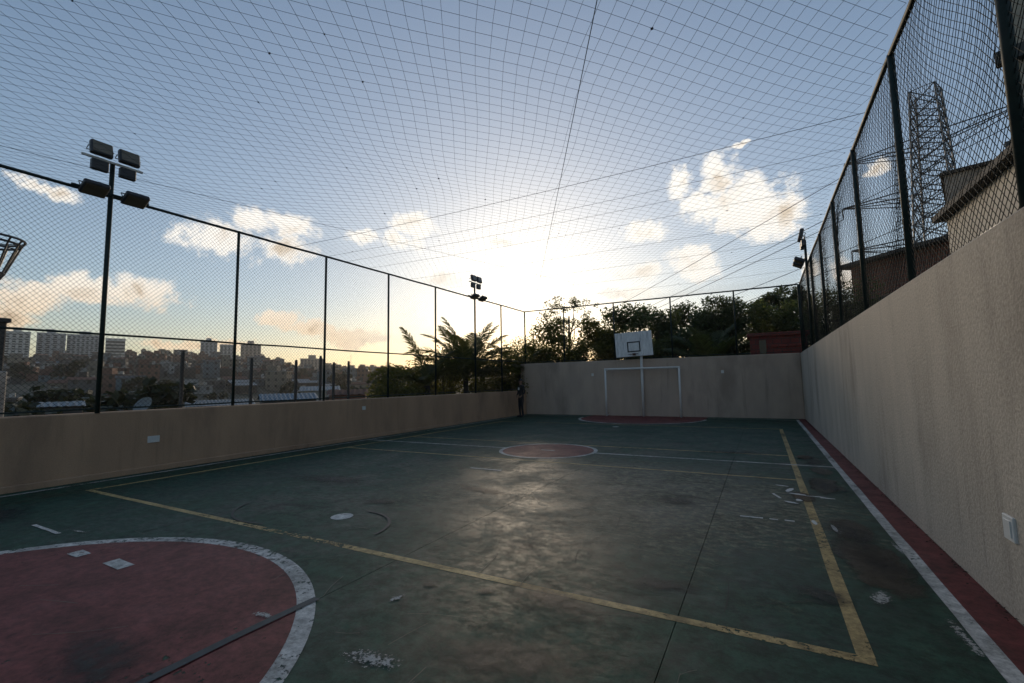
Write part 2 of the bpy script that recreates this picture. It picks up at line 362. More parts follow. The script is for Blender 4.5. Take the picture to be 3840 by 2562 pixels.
# white lines
ring('white_circle_line', CX, CY, 1.0, 1.08, 0, 360, .003, m_whi, 96)
ring('white_arc_line', -4.32, .32, 2.33, 2.45, -8, 188, .003, m_whi, 72)
ring('white_arc_line', -4.3, 18.42, 2.33, 2.43, 180, 360, .003, m_whi, 72)
strip('white_halfway_line', CX+1.07, .96, CY-.035, CY+.035, .003, m_whi)
strip('white_halfway_line', -9.70, CX-1.07, CY-.035, CY+.035, .003, m_whi)
strip('white_centre_mark', CX-.16, CX+.16, CY-.03, CY+.03, .003, m_whi)
strip('white_side_line', .965, 1.055, YN, YB-.5, .003, m_whi)
strip('white_side_line', -9.72, -9.65, YN, YB-.5, .003, m_whi)
strip('white_end_line', -1.9, .96, YB-.62, YB-.55, .003, m_whi)
strip('white_end_line', -9.65, -6.7, YB-.62, YB-.55, .003, m_whi)
MB().poly([(-4.34+.125*math.cos(a/16*6.283), 3.81+.125*math.sin(a/16*6.283), .003) for a in range(16)]).obj('white_penalty_spot', m_spot, floor)
MB().poly([(-4.3+.11*math.cos(a/16*6.283), 14.9+.11*math.sin(a/16*6.283), .003) for a in range(16)]).obj('white_penalty_spot', m_spot, floor)
# yellow volleyball court
strip('yellow_end_line', -9.05, .44, 3.10, 3.175, .00155, m_yel)
strip('yellow_end_line', -9.05, .44, 15.62, 15.69, .00155, m_yel)
strip('yellow_side_line', .355, .44, 3.175, 15.62, .00155, m_yel)
strip('yellow_side_line', -9.05, -8.975, 3.175, 15.62, .00155, m_yel)
for y in (8.02, 10.4): strip('yellow_attack_line', -8.97, .35, y-.03, y+.03, .00155, m_yel)
# remnants of older markings and tape
for x0, x1, y0, y1 in [(-4.66,-4.02,6.90,6.95),(-.30,-.08,5.69,5.73),(-.02,.06,5.70,5.73),(.12,.21,5.70,5.74),(.55,.70,6.93,6.97),(-5.12,-4.82,1.90,2.02),(-5.72,-5.52,1.86,1.97),(-7.3,-6.6,2.05,2.09)]:
    strip('worn_white_mark', x0, x1, y0, y1, .0055, m_whi if x0 < -4.7 else m_spot, .1)
b = MB(); b.poly([(.02,6.96,.0055),(.05,6.97,.0055),(.13,6.73,.0055),(.10,6.72,.0055)]).obj('worn_white_mark', m_spot, floor)
def patchmat(name, col, rough, sc, lo, hi, soft=.55, op=1.):
    """irregular patch: fades out towards the rim of a unit disc and breaks up with noise"""
    m = bpy.data.materials.new(name); m.use_nodes = True; t = NT(m.node_tree); b = m.node_tree.nodes['Principled BSDF']
    b.inputs['Base Color'].default_value = col+(1,); b.inputs['Roughness'].default_value = rough
    o = t.n('ShaderNodeTexCoord').outputs['Object']; v = t.n('ShaderNodeNewGeometry').outputs['Position']
    wob = t.noise(v, 2.5, 3, .6); d = t.math('ADD', t.vm('LENGTH', t.vm('MULTIPLY', o, (1, 1, 0))), t.math('MULTIPLY_ADD', wob.outputs[0], .8, -.4))
    f = t.step(d, 1.0, 1.0-soft); nz = t.noise(v, sc, 9, .78)
    a = t.math('MULTIPLY', t.step(t.math('ADD', nz.outputs[0], t.math('MULTIPLY_ADD', f, .34, -.34)), lo, hi), op)
    a = t.math('MULTIPLY', a, t.step(f, 0, .12))
    tr = t.n('ShaderNodeBsdfTransparent'); mx = t.n('ShaderNodeMixShader'); t.put(mx.inputs[0], a)
    t.link(tr.outputs[0], mx.inputs[1]); t.link(b.outputs[0], mx.inputs[2]); t.link(mx.outputs[0], m.node_tree.nodes['Material Output'].inputs[0])
    return m
m_scuff = patchmat('bare_flaked_paint', (.40, .40, .37), .8, 44, .425, .50, .95)
m_stain = patchmat('dark_stain', (.008, .010, .008), .6, 9, .12, .72, .95, .95)
disc = MB().poly([(1.35*math.cos(k/32*6.283), 1.35*math.sin(k/32*6.283), 0) for k in range(32)])
dm = {}
def patch(name, m, x, y, rx, ry, z, rz=0):
    if m.name not in dm: dm[m.name] = disc.mesh(name, m)
    o = link(name, dm[m.name], floor, (x, y, z), rz, kind='structure'); o.scale = (rx, ry, 1); return o
for x, y, rx, ry in [(.62,4.04,.12,.26),(-2.97,1.98,.17,.06),(-1.95,1.95,.42,.16),(.80,2.72,.28,.32),(-2.35,2.55,.10,.16),(-.9,1.9,.35,.2),(.57,5.5,.06,.2),(-6.5,2.2,.3,.05),(.93,3.6,.07,.5),(.95,5.2,.05,.4),(-4.92,1.93,.12,.09)]:
    patch('flaked_patch', m_scuff, x, y, rx, ry, .0066, rnd.uniform(-.3, .3))
for x, y, rx, ry in [(-.99,6.1,.42,.28),(-.76,3.56,.36,.18),(-1.84,2.93,.10,.08),(-2.28,2.83,.07,.06),(-1.3,3.0,.5,.25),(-8.3,2.0,.7,.45),(-3.35,1.25,.6,.28),(-1.3,2.3,.6,.3),(.72,4.95,.26,.85),(.74,4.7,.3,.7),(.68,5.5,.28,.6),(.70,7.7,.22,.7),(-.6,10.5,.9,.3),(.72,9.8,.2,.7),(-4.4,4.5,.5,.2),(-3.6,5.6,.8,.2),(-6.2,5.2,1.2,.4),(.25,3.9,.3,.2)]:
    patch('dark_stain', m_stain, x, y, rx, ry, .0085, rnd.uniform(-.4, .4))
def ringo(cx, cy, r0, r1, a0, a1):
    b = MB(); n = 30; p, q = arc_pts(0, 0, r0, a0, a1, n), arc_pts(0, 0, r1, a0, a1, n)
    for i in range(n): b.poly([(*p[i], 0), (*q[i], 0), (*q[i+1], 0), (*p[i+1], 0)])
    m = bpy.data.materials.get('rubber_mark') or mat('rubber_mark', (.020, .024, .024), .6, var=.5, scale=14)
    b.obj('skid_mark', m, floor, loc=(cx, cy, .0068))
ringo(-4.15, 3.45, .62, .655, 5, 95); ringo(-5.2, 4.0, .8, .825, 200, 290); ringo(-1.2, 5.0, 1.4, 1.415, 60, 110)
# fine scratches left by play
b = MB(); fq = random.Random(19)
for i in range(260):
    x, y = fq.gauss(-2.4, 2.6), fq.uniform(1.2, 11); a = fq.gauss(.9, .7); L_ = fq.uniform(.08, .55); w_ = fq.uniform(.0010, .0028); cv = fq.uniform(-.25, .25)
    if not (-9.6 < x < .9): continue
    pts = [(x+L_*(k/4-.5)*math.cos(a+cv*(k/4-.5)), y+L_*(k/4-.5)*math.sin(a+cv*(k/4-.5))) for k in range(5)]
    nx, ny = -math.sin(a)*w_, math.cos(a)*w_
    for (x0, y0), (x1, y1) in zip(pts, pts[1:]): b.poly([(x0-nx, y0-ny, .0058), (x1-nx, y1-ny, .0058), (x1+nx, y1+ny, .0058), (x0+nx, y0+ny, .0058)], i % 3 == 0)
b.obj('scratches', [mat('pale_scratch', (.13, .13, .10), .8, var=.3), mat('dark_scratch', (.012, .014, .012), .7)], floor, kind='stuff')
# grey filler over the joint
b = MB(); L = [(-2.87,.9),(-2.875,1.3),(-2.88,1.7),(-2.87,2.0),(-2.855,2.3)]
for (xa, ya), (xb, yb) in zip(L, L[1:]): b.poly([(xa-.035,ya,.0075),(xa+.03,ya,.0075),(xb+.03,yb,.0075),(xb-.035,yb,.0075)])
b.obj('joint_filler', mat('joint_filler', (.045, .055, .06), .7, var=.3, scale=12), floor)
# damp patches and puddles beside the tall wall
def blob(cx, cy, rx, ry, n=26, rot=0, seed=0, am=.3):
    q = random.Random(seed); ph = [q.uniform(0, 6.28) for _ in range(4)]; o = []
    for i in range(n):
        a = 2*math.pi*i/n; k = 1+am*(.5*math.sin(2*a+ph[0])+.35*math.sin(3*a+ph[1])+.3*math.sin(5*a+ph[2]))
        x, y = rx*k*math.cos(a), ry*k*math.sin(a); o.append((cx+x*math.cos(rot)-y*math.sin(rot), cy+x*math.sin(rot)+y*math.cos(rot)))
    return o
m_wet = patchmat('wet_slab', (.005, .007, .006), .16, 4.5, .0, .40, .75, .93)
for x, y, rx, ry in [(.70,4.75,.26,.75),(.68,5.6,.20,.45),(.66,7.75,.20,.62),(.74,8.9,.16,.38),(.62,10.3,.16,.3),(.36,6.9,.14,.30)]:
    patch('wet_patch', m_wet, x, y, rx, ry, .0074, rnd.uniform(-.15, .15))
m_splash = patchmat('white_paint_splash', (.62, .62, .59), .5, 12, .25, .36, .6)
for x, y, rx, ry, ro in [(.235,7.25,.05,.17,-.25),(.30,7.04,.15,.035,-.3),(.22,6.55,.11,.04,-.5),(.31,6.70,.045,.09,.2),(.385,5.75,.03,.12,.1),(.50,6.98,.12,.025,0),(.54,5.62,.022,.17,.08),(.15,7.5,.12,.03,-.3)]:
    patch('paint_splash', m_splash, x, y, rx, ry, .0078, ro)
# leaf litter and dirt along the wall foot
b = MB(); q = random.Random(3)
for i in range(900):
    s = q.random()
    if s < .55: x, y = XR-abs(q.gauss(0, .035))-.01, q.uniform(0, YB-.1)
    elif s < .8: x, y = XL+abs(q.gauss(0, .06))+.01, q.uniform(0, YB-.1)
    else: x, y = q.uniform(XL, XR), YB-abs(q.gauss(0, .06))-.01
    r_ = q.uniform(.005, .018); a = q.uniform(0, 6.28); u = (math.cos(a)*r_, math.sin(a)*r_); v = (-u[1]*.5, u[0]*.5); z = .008+q.uniform(0, .012)
    b.poly([(x-u[0], y-u[1], z), (x+v[0], y+v[1], z+.006), (x+u[0], y+u[1], z), (x-v[0], y-v[1], z+.004)])
b.obj('leaf_litter', mat('dry_litter', (.035, .026, .018), .9, var=.4), kind='stuff', label='dry leaf litter and grit gathered along the wall feet', category='litter')

# ------------------------------------------------------------------ walls
t = thing('court_wall', 'tall rough beige rendered wall running beside the dark red floor strip', 'wall', (XR, 8, 0))
MB().bbox(0, .30, -11, YB+.3-8, -.4, HW, .02).obj('wall_body', m_render, t)
t = thing('court_wall', 'tall rendered end wall behind the white goal and basketball backboard', 'wall', (-4, YB, 0))
MB().bbox(XL+4-.3, XR+4-.003, 0, .28, -.4, HW-.003, .02).obj('wall_body', m_wallb, t)
t = thing('court_wall', 'low brown rendered wall under the fence that overlooks the town', 'wall', (XL, 8, 0))
MB().bbox(-.28, 0, -11, YB-8-.003, -3.2, HL, .02).obj('wall_body', m_wallw, t)
b = MB(); b.bbox(0, .035, -9, YB-8-.05, 0, .10, .012).obj('skirting', m_wallw, t, loc=(0.003, 0, 0))
# stub of the low wall where it climbs to the tall one
def plate(label, loc, axis, w_, h_):
    o = thing('wall_plate', label, 'cover plate', loc)
    if axis == 'x': MB().bbox(-w_/2, w_/2, -h_/2, h_/2, 0, .014, .004).obj('cover', m_plate, o).rotation_euler = (R(90), 0, R(90 if loc[0] < 0 else -90))
    else: MB().bbox(-w_/2, w_/2, -h_/2, h_/2, 0, .014, .004).obj('cover', m_plate, o).rotation_euler = (R(90), 0, 0)
    return o
pl = plate('white rectangular cover plate low on the tall beige side wall', (XR, 3.98, .56), 'x', .14, .15)
b = MB(); b.bbox(-.045, .045, -.05, .05, 0, .006, .002).obj('inset', m_plate, pl.children[0], loc=(0, 0, .0145))
plate('white square cover plate on the low brown wall below the tall floodlight pole', (XL, 4.36, .58), 'x', .19, .12)
plate('small white cover plate on the low brown wall further along towards the palm', (XL, 9.47, .86), 'x', .12, .10)
plate('small white cover plate on the end wall beside the goal, towards the corner figure', (-6.64, YB, 1.79), 'y', .10, .12)
plate('small white cover plate on the end wall between goal and tall side wall', (-1.35, YB, 1.78), 'y', .10, .12)

# ------------------------------------------------------------------ chain-link fences
def diamond(W, H, pitch, slope, r, seed, slack=.02, n=3):
    """chain-link infill in the local X-Z plane, with slack"""
    q = random.Random(seed); ph = [q.uniform(0, 6.28) for _ in range(6)]
    def warp(x, z):
        e = math.sin(math.pi*min(1, max(0, x/W)))*math.sin(math.pi*min(1, max(0, z/H)))
        return (x+e*.5*slack*math.sin(2.1*z+ph[0]), e*slack*(math.sin(2.6*x+ph[1])+math.sin(1.9*z+ph[2]))+.004*math.sin(40*x), z+e*slack*1.2*math.sin(2.4*x+ph[3])-e*slack*.8)
    b = MB(); N = int((W+H/slope)/pitch)+2
    for s in (1, -1):
        for i in range(N+1):
            off = i*pitch-H/slope
            pts = []; steps = max(8, int(H/.22))
            for k in range(steps+1):
                z = H*k/steps; x = off+z/slope
                if -.001 <= x <= W+.001: pts.append((x if s > 0 else W-x, z))
            # exact ends on the frame
            def cut(xx): return (xx if s > 0 else W-xx, (xx-off)*slope)
            if off < 0 and -off*slope < H: pts.insert(0, cut(0))
            if off+H/slope > W and 0 < (W-off)*slope < H: pts.append(cut(W))
            pts = [p for k, p in enumerate(pts) if k == 0 or math.dist(p, pts[k-1]) > .01]
            if len(pts) < 2: continue
            b.tube([warp(x, z) for x, z in pts], r, n, cap=False)
    return b
def fence(name, label, origin, rz, spans, z0, post_z0, mid=None, pr=.03, pitch=.078, wr=.0024, slope=1.05, skip_post=(), slack=.02):
    """posts at the given distances along local X"""
    f = thing(name, label, 'fence', origin, rz)
    pm = MB().tube([(0, 0, post_z0), (0, 0, HF)], pr, 10).mesh('post', m_dgreen, True)
    for i, s in enumerate(spans):
        if i not in skip_post: link('post', pm, f, (s, 0, 0))
    L = spans[-1]; jn = lambda z, r: [(s+(0), rnd.uniform(-.006, .006), z+rnd.uniform(-.006, .006)) for s in np.linspace(spans[0], L, 24)]
    MB().tube(jn(HF, 0), .028, 8).obj('top_rail', m_dgreen, f, True)
    MB().tube(jn(z0+.06, 0), .016, 6).obj('bottom_rail', m_dgreen, f, True)
    if mid: MB().tube(jn(mid, 0), .020, 6).obj('middle_rail', m_dgreen, f, True)
    cache = {}
    for i, (a, c) in enumerate(zip(spans, spans[1:])):
        key = (round(c-a, 2), i % 3)
        if key not in cache: cache[key] = diamond(c-a, HF-z0-.08, pitch, slope, wr, i+len(name), slack).mesh('wire_mesh', m_wire)
        link('wire_mesh', cache[key], f, (a, 0, z0+.06))
    return f
LS = [-4.65+.02+2.335*i for i in range(11)]      # post rhythm on the overlooking side
fence('chain_link_fence', 'dark chain-link fence standing on the low brown wall over the town', (XL-.08, 3.50-2*2.335+4.65-.02-4.65+.02, 0), R(90), [2.335*i for i in range(10)], HL, HL-.01, mid=2.47, skip_post=(2, 7))
fence('chain_link_fence', 'dark chain-link fence on top of the tall side wall with the lattice pylon behind', (1.42, 3.72-2.335*2, 0), R(90), [2.335*i for i in range(8)]+[YB+.1-(3.72-2.335*2)], HW, HW-.01, wr=.0026, pr=.034, pitch=.070, slack=.045)
fence('chain_link_fence', 'dark chain-link fence on the end wall above the goal with trees behind', (XL-.08, YB+.12, 0), 0, [0, 2.05, 4.43, 6.85, 9.25, 11.42], HW, HW-.01, wr=.0014, pitch=.11)

# ------------------------------------------------------------------ overhead net and its wires
net = thing('overhead_net', 'fine dark diamond-mesh net stretched over the whole court between the fence tops', 'net', (-4.3, 9.4, HF))
na, nb = (.104, .128), (-.086, .137)
def net_pt(i, j):
    x = i*na[0]+j*nb[0]; y = i*na[1]+j*nb[1]
    X, Y = x+.05*math.sin(.9*y+.6*x)+.03*math.sin(2.3*x-1.1*y), y+.06*math.sin(.8*x+.3*y)+.03*math.sin(1.7*y+.5)
    e = max(0, 1-((x)/5.75)**4)*max(0, 1-(y/10.6)**6)
    z = -.10*e-.07*e*math.sin(.75*y+.4*x)-.04*e*math.sin(1.4*x+.9)
    return X, Y, z
def inside(p): return -5.70 <= p[0] <= 5.70 and -10.9 <= p[1] <= 10.35
b = MB(); RNG = 150
for fam in (0, 1):
    for i in range(-RNG, RNG+1):
        run = []
        for j in list(range(-RNG, RNG+1)):
            p = net_pt(i, j) if fam == 0 else net_pt(j, i)
            if inside(p): run.append(p)
            else:
                if len(run) > 2: b.tube(run[::4]+([run[-1]] if (len(run)-1) % 4 else []), .0019, 3, cap=False)
                run = []
        if len(run) > 2: b.tube(run[::4]+([run[-1]] if (len(run)-1) % 4 else []), .0019, 3, cap=False)
b.obj('net_mesh', m_cord, net, kind='stuff')
b = MB(); q = random.Random(11)
for i in range(60):
    p = net_pt(q.randint(-40, 40), q.randint(-40, 40))
    if inside(p):
        s = q.uniform(.006, .013); b.box(p[0]-s, p[0]+s, p[1]-s*.6, p[1]+s*.6, p[2]-s, p[2]+.004)
b.obj('caught_leaves', m_cord, net, kind='stuff')
def wire(pts, r, name='support_wire'): MB().tube([(x+4.3, y-9.4, z) for x, y, z in pts], r, 4, cap=False).obj(name, m_wire, net)
def seg(a, c, n, z0, sag): return [(a[0]+(c[0]-a[0])*i/n, a[1]+(c[1]-a[1])*i/n, z0-sag*4*(i/n)*(1-i/n)) for i in range(n+1)]
wire(seg((1.35, -.9), (-9.4, 19.5), 24, .03, .08), .0045)
wire(seg((-9.9, -.6), (-5.6, 15.2), 20, .03, .06), .0035)
for y in (7.33, 8.35, 8.97, 9.85, 11.6, 13.4, 15.2, 17.2): wire(seg((1.42, y), (-10.05, y-.1), 16, .03, .07), .004 if y < 8 else .003)

# ------------------------------------------------------------------ floodlights
def lamp(parent, loc, tilt, rz, s=1.):
    """box floodlight facing local -Y, tilted down"""
    o = link('lamp', MB().bbox(-.18*s, .18*s, -.05, .05, -.14*s, .14*s, .02).mesh('lamp', m_dark), parent, loc)
    o.rotation_euler = (tilt, 0, rz)
    link('lamp_glass', MB().bbox(-.155*s, .155*s, -.006, 0, -.115*s, .115*s, .002).mesh('lamp_glass', m_glass), o, (0, -.0515, 0))
    b = MB(); b.tube([(-.20*s, 0, -.0), (-.20*s, .10, -.02), (.20*s, .10, -.02), (.20*s, 0, 0)], .010, 5); b.obj('bracket', m_galv, o)
    return o
def floodlight(label, loc, rz, top, low, z0):
    f = thing('floodlight_pole', label, 'floodlight', loc, rz, 'floodlight poles rising from the court fences')
    MB().tube([(0, 0, z0), (0, 0, top)], .036, 10).obj('pole', m_dgreen, f, True)
    MB().box(-.44, .44, -.045, -.01, top-.03, top+.005).obj('cross_arm', m_white, f)
    MB().box(-.55, .55, -.075, -.04, low-.02, low+.015).obj('cross_arm', m_dgreen, f)
    for s in (-1, 1):
        lamp(f, (s*.20, -.09, top+.15), R(-12), 0, .86)
        MB().bbox(-.12, .12, -.05, .05, -.11, .07, .015).obj('ballast_box', m_dark, f, loc=(s*.20, -.06, top-.12))
        lamp(f, (s*.29, -.20, low-.02), R(62), 0, .98)
    return f
floodlight('floodlight pole with twin lamps up top on the overlooking fence, beside the ring-topped tower', (XL-.02, 3.52, 0), R(90), 5.55, 4.95, HL-.01)
floodlight('floodlight pole with twin lamps up top rising behind the palm fronds', (XL-.02, 15.30, 0), R(90), 5.55, 4.95, HL-.01)
floodlight('floodlight pole with lamps seen edge-on above the tall side wall fence', (1.36, 15.95, 0), R(-90), 5.60, 4.95, HW-.01)

# ------------------------------------------------------------------ goal, backboard
g_ = thing('goal', 'white steel football goal frame standing against the end wall under the backboard', 'goal', (-4.43, YB-.34, 0))
for s in (-1, 1):
    MB().tube([(s*1.52, 0, 0), (s*1.52, 0, 1.99)], .04, 10).obj('goal_post', m_white, g_, True)
    MB().tube([(s*1.52, .04, 1.95), (s*1.52, .30, 1.95)], .018, 6).obj('wall_stay', m_white, g_)
    MB().tube([(s*1.52, .04, .04), (s*1.52, .30, .04)], .018, 6).obj('wall_stay', m_white, g_)
MB().tube([(-1.56, 0, 2.0), (1.56, 0, 2.0)], .04, 10).obj('crossbar', m_white, g_, True)
h_ = thing('basketball_stand', 'weathered white basketball backboard tilted on a white pole behind the goal', 'basketball hoop', (-4.43, YB-.13, 0))
MB().tube([(0, 0, 0), (0, 0, 2.9)], .055, 12).obj('pole', m_white, h_, True)
MB().tube([(0, 0, 2.75), (-.25, -.25, 2.85)], .03, 8).obj('arm', m_white, h_)
m_board = mat('weathered_board', (.74, .74, .74), .6, var=.12, scale=5, col2=(.44, .44, .46), thr=(.5, .75), stretch=(2.5, 1, .7), fine=.12, bscale=20)
bd = MB().bbox(-.76, .76, -.018, .018, -.51, .51, .006).obj('backboard', m_board, h_, loc=(-.23, -.30, 3.02)); bd.rotation_euler = (R(2), R(-2.2), R(4))
m_blk = mat('black_paint', (.015, .015, .018), .6)
for x0, x1, z0, z1 in [(-.27,.27,.06,.11),(-.27,.27,-.33,-.28),(-.27,-.22,-.28,.06),(.22,.27,-.28,.06)]:
    MB().box(x0, x1, -.0225, -.0205, z0, z1).obj('target_square', m_blk, bd)
MB().box(-.76, .76, .02, .05, -.53, -.49).obj('lower_brace', m_rust, bd)
MB().tube([(.2*math.cos(a/20*6.283), -.27+.2*math.sin(a/20*6.283), -.42) for a in range(21)], .011, 6, cap=False).obj('rim', m_rust, bd)
MB().box(-.06, .06, -.08, -.022, -.47, -.38).obj('rim_bracket', m_rust, bd)

# ------------------------------------------------------------------ vegetation
def leaf_mesh(name, clumps, n, size, material, seed, aspect=.5):
    """n leaf blades spread through ellipsoid clumps (cx,cy,cz,rx,ry,rz), thinning towards the outside"""
    q = np.random.default_rng(seed); vol = np.array([c[3]*c[4]*c[5] for c in clumps])**.75
    idx = q.choice(len(clumps), n, p=vol/vol.sum()); c = np.array(clumps)[idx]
    d = q.normal(size=(n, 3)); d /= np.linalg.norm(d, axis=1)[:, None]
    p = c[:, :3]+d*c[:, 3:]*(q.random(n)**.42)[:, None]*q.uniform(.82, 1.12, (n, 1))
    s = size*q.uniform(.55, 1.35, (n, 1))
    up = q.normal(size=(n, 3))*.62; up[:, 2] += .8; up /= np.linalg.norm(up, axis=1)[:, None]
    a = np.cross(up, q.normal(size=(n, 3))); a /= np.linalg.norm(a, axis=1)[:, None]; b_ = np.cross(up, a)
    V = np.stack([p-a*s*.5, p+b_*s*aspect*.5, p+a*s*.5, p-b_*s*aspect*.5], 1).reshape(-1, 3)
    me = bpy.data.meshes.new(name); me.vertices.add(4*n); me.vertices.foreach_set('co', V.ravel())
    me.loops.add(4*n); me.loops.foreach_set('vertex_index', np.arange(4*n)); me.polygons.add(n)
    me.polygons.foreach_set('loop_start', np.arange(n)*4); me.polygons.foreach_set('loop_total', np.full(n, 4))
    me.materials.append(material); me.update(calc_edges=True); return me
def clumps_in(rx, ry, rz, k, seed, cr=(.22, .42), z0=0, hollow=.5):
    q = random.Random(seed); o = []
    for i in range(k):
        while True:
            x, y, z = (q.uniform(-1, 1) for _ in range(3)); l = x*x+y*y+z*z
            if hollow**2 < l < 1: break
        s = q.uniform(*cr); m_ = min(rx, ry, rz)*1.15
        o.append((x*rx, y*ry, z*rz+z0, s*m_*q.uniform(.9, 1.4), s*m_*q.uniform(.9, 1.4), s*m_*q.uniform(.7, 1.05)))
    return o
def tree(name, label, loc, zc, rx, ry, rz, n, size, m, seed, k=26, cr=(.22, .42), hollow=.45, group=None, trunk=.11, cat='tree'):
    """loc = foot on the ground; zc = height of crown centre above the foot"""
    q = random.Random(seed); T = thing(name, label, cat, loc, 0, group)
    cl = clumps_in(rx, ry, rz, k, seed, cr, zc, hollow)
    link('crown', leaf_mesh('crown', cl, n, size, m, seed), T)
    b = MB(); top = zc-rz*.2; b.tube([(0, 0, -.3), (q.uniform(-.1, .1), q.uniform(-.1, .1), top*.5), (q.uniform(-.2, .2), q.uniform(-.2, .2), top)], [trunk, trunk*.8, trunk*.5], 8)
    for c in cl[::2]:
        s = Vector((0, 0, max(.3, top*q.uniform(.55, .98)))); e = Vector(c[:3]); mid = (s+e)/2+Vector((q.uniform(-.15, .15), q.uniform(-.15, .15), -.08))
        b.tube([s, mid, e], [trunk*.4, trunk*.25, trunk*.08], 5)
    b.obj('trunk', m_bark, T, True); return T
GZ = lambda x, y: ground_z(x, y)
TG = 'trees behind the end wall'
def tr(label, x, y, z, rx, ry, rz, n, size, m, seed, **kw):
    g0 = GZ(x, y); return tree(kw.pop('name', 'leafy_tree'), label, (x, y, g0), z-g0, rx, ry, rz, n, size, m, seed, **kw)
tr('airy tree with sparse leaf clusters and bare forked branches above the olive hedge', -9.45, 24.0, 5.35, 1.9, 1.4, .95, 2800, .12, m_lf_olive, 33, k=34, cr=(.20, .34), hollow=.5, trunk=.10)
tr('dense olive-green creeper-covered tree just behind the end wall beside the airy tree', -8.5, 22.6, 3.0, 3.1, 1.2, 1.65, 26000, .15, m_lf_olive, 22, k=60, cr=(.3, .5), name='creeper_tree')
tr('dark broadleaf tree behind the basketball backboard', -5.7, 24.0, 3.7, 2.4, 1.4, 1.75, 14000, .17, m_lf_mid, 23, k=46, cr=(.26, .42))
tr('round-topped dark tree rising behind the end wall fence between two fence posts', -1.7, 24.6, 4.25, 1.15, 1.1, 1.35, 12000, .15, m_lf_dark, 25, k=30, cr=(.3, .5))
tr('spreading dark tree behind the end wall next to the round-topped tree', -3.4, 25.6, 3.55, 2.0, 1.4, 1.75, 13000, .17, m_lf_dark, 24, k=44, cr=(.26, .42))
tr('leafy mid-green tree above the dark red brick hut', .5, 25.6, 3.9, 2.0, 1.4, 1.5, 13000, .17, m_lf_mid, 26, k=40, cr=(.26, .42))
tr('tall dark tree with a broken top behind the dark red brick hut', 1.2, 29.5, 5.2, 1.5, 1.3, 1.25, 10000, .18, m_lf_dark, 27, k=26, cr=(.26, .42))
tr('low dark shrub thicket filling the gap behind the end wall', -3.2, 22.9, 2.6, 2.6, .9, 1.05, 16000, .15, m_lf_mid, 28, k=44, cr=(.3, .5), name='shrub_thicket', cat='shrub')
tr('smooth-topped dark dense tree behind the far end of the tall side wall fence', 2.95, 22.4, 3.35, 1.45, 1.5, 1.75, 14000, .11, m_lf_dark, 29, k=60, cr=(.34, .5))
tr('dark shrub below the brick house behind the tall side wall', 3.5, 17.5, 2.55, 1.2, 1.8, .75, 8000, .11, m_lf_dark, 30, k=36, cr=(.34, .5), cat='shrub', name='shrub')
BG = 'bushes outside the low wall'
for i, (lb, x, y, z, rx, ry, rz, n) in enumerate([
  ('leafy bush outside the low wall below the arching palm frond', -12.3, 13.4, 1.25, 1.0, 1.2, 1.05, 6000),
  ('dense bush outside the low wall under the upright palm fronds', -12.9, 17.2, 1.4, 1.9, 1.6, 1.35, 13000),
  ('golden-green bush outside the low wall by the corner figure', -11.4, 20.4, 1.9, 1.7, 1.4, 1.7, 13000),
  ('tall olive bush outside the corner where low and end walls meet', -11.3, 23.2, 2.5, 1.7, 1.5, 1.7, 13000)]):
    tr(lb, x, y, z, rx, ry, rz, n, .13, m_lf_olive, 40+i, k=40, cr=(.3, .5), name='bush', cat='bush')
def frond_mesh(L, droop, seed, m):
    q = random.Random(seed); b = MB(); pts = []; N = 16
    x = z = 0; ang = R(0)
    for i in range(N+1):
        pts.append((x, 0, z)); ang = -droop*(i/N)**1.6; x += L/N*math.cos(ang); z += L/N*math.sin(ang)
    b.tube(pts, [.026*(1-.85*i/N)+.003 for i in range(N+1)], 5)
    for k in range(120):
        t_ = .14+.86*(k//2)/60; f_ = t_*N; i = min(N-1, int(f_)); p = Vector(pts[i]).lerp(Vector(pts[i+1]), f_-i)
        d = (Vector(pts[i+1])-Vector(pts[i])).normalized(); s = 1 if k % 2 else -1
        l = L*.24*math.sin(math.pi*min(1, .18+.82*t_))**.7*q.uniform(.8, 1.1)+.06
        o = (d*.62+Vector((0, s, 0))*.75+Vector((0, 0, q.uniform(-.12, .28)))).normalized()
        up = d.cross(o).normalized(); wd = d*.034
        mid = p+o*l*.55; tip = p+o*l+Vector((0, 0, -l*.22))
        b.poly([p-wd*.5, mid-wd, tip, mid+wd, p+wd*.5])
    return b.mesh('frond', m)
def palm(label, loc, trunk_h, fronds, mshade, seed):
    q = random.Random(seed); P_ = thing('palm', label, 'palm', loc, 0)
    MB().tube([(0, 0, -.4), (.05, .03, trunk_h*.5), (0, 0, trunk_h)], [.16, .13, .12], 10).obj('trunk', m_bark, P_, True)
    ms = {}
    for az, el, L, dr in fronds:
        key = (round(L, 1), round(dr, 1))
        if key not in ms: ms[key] = frond_mesh(L, dr, len(ms)+seed, mshade)
        o = link('frond', ms[key], P_, (0, 0, trunk_h-.05)); o.rotation_euler = (R(q.uniform(-25, 25)), -R(el), R(az))
    return P_
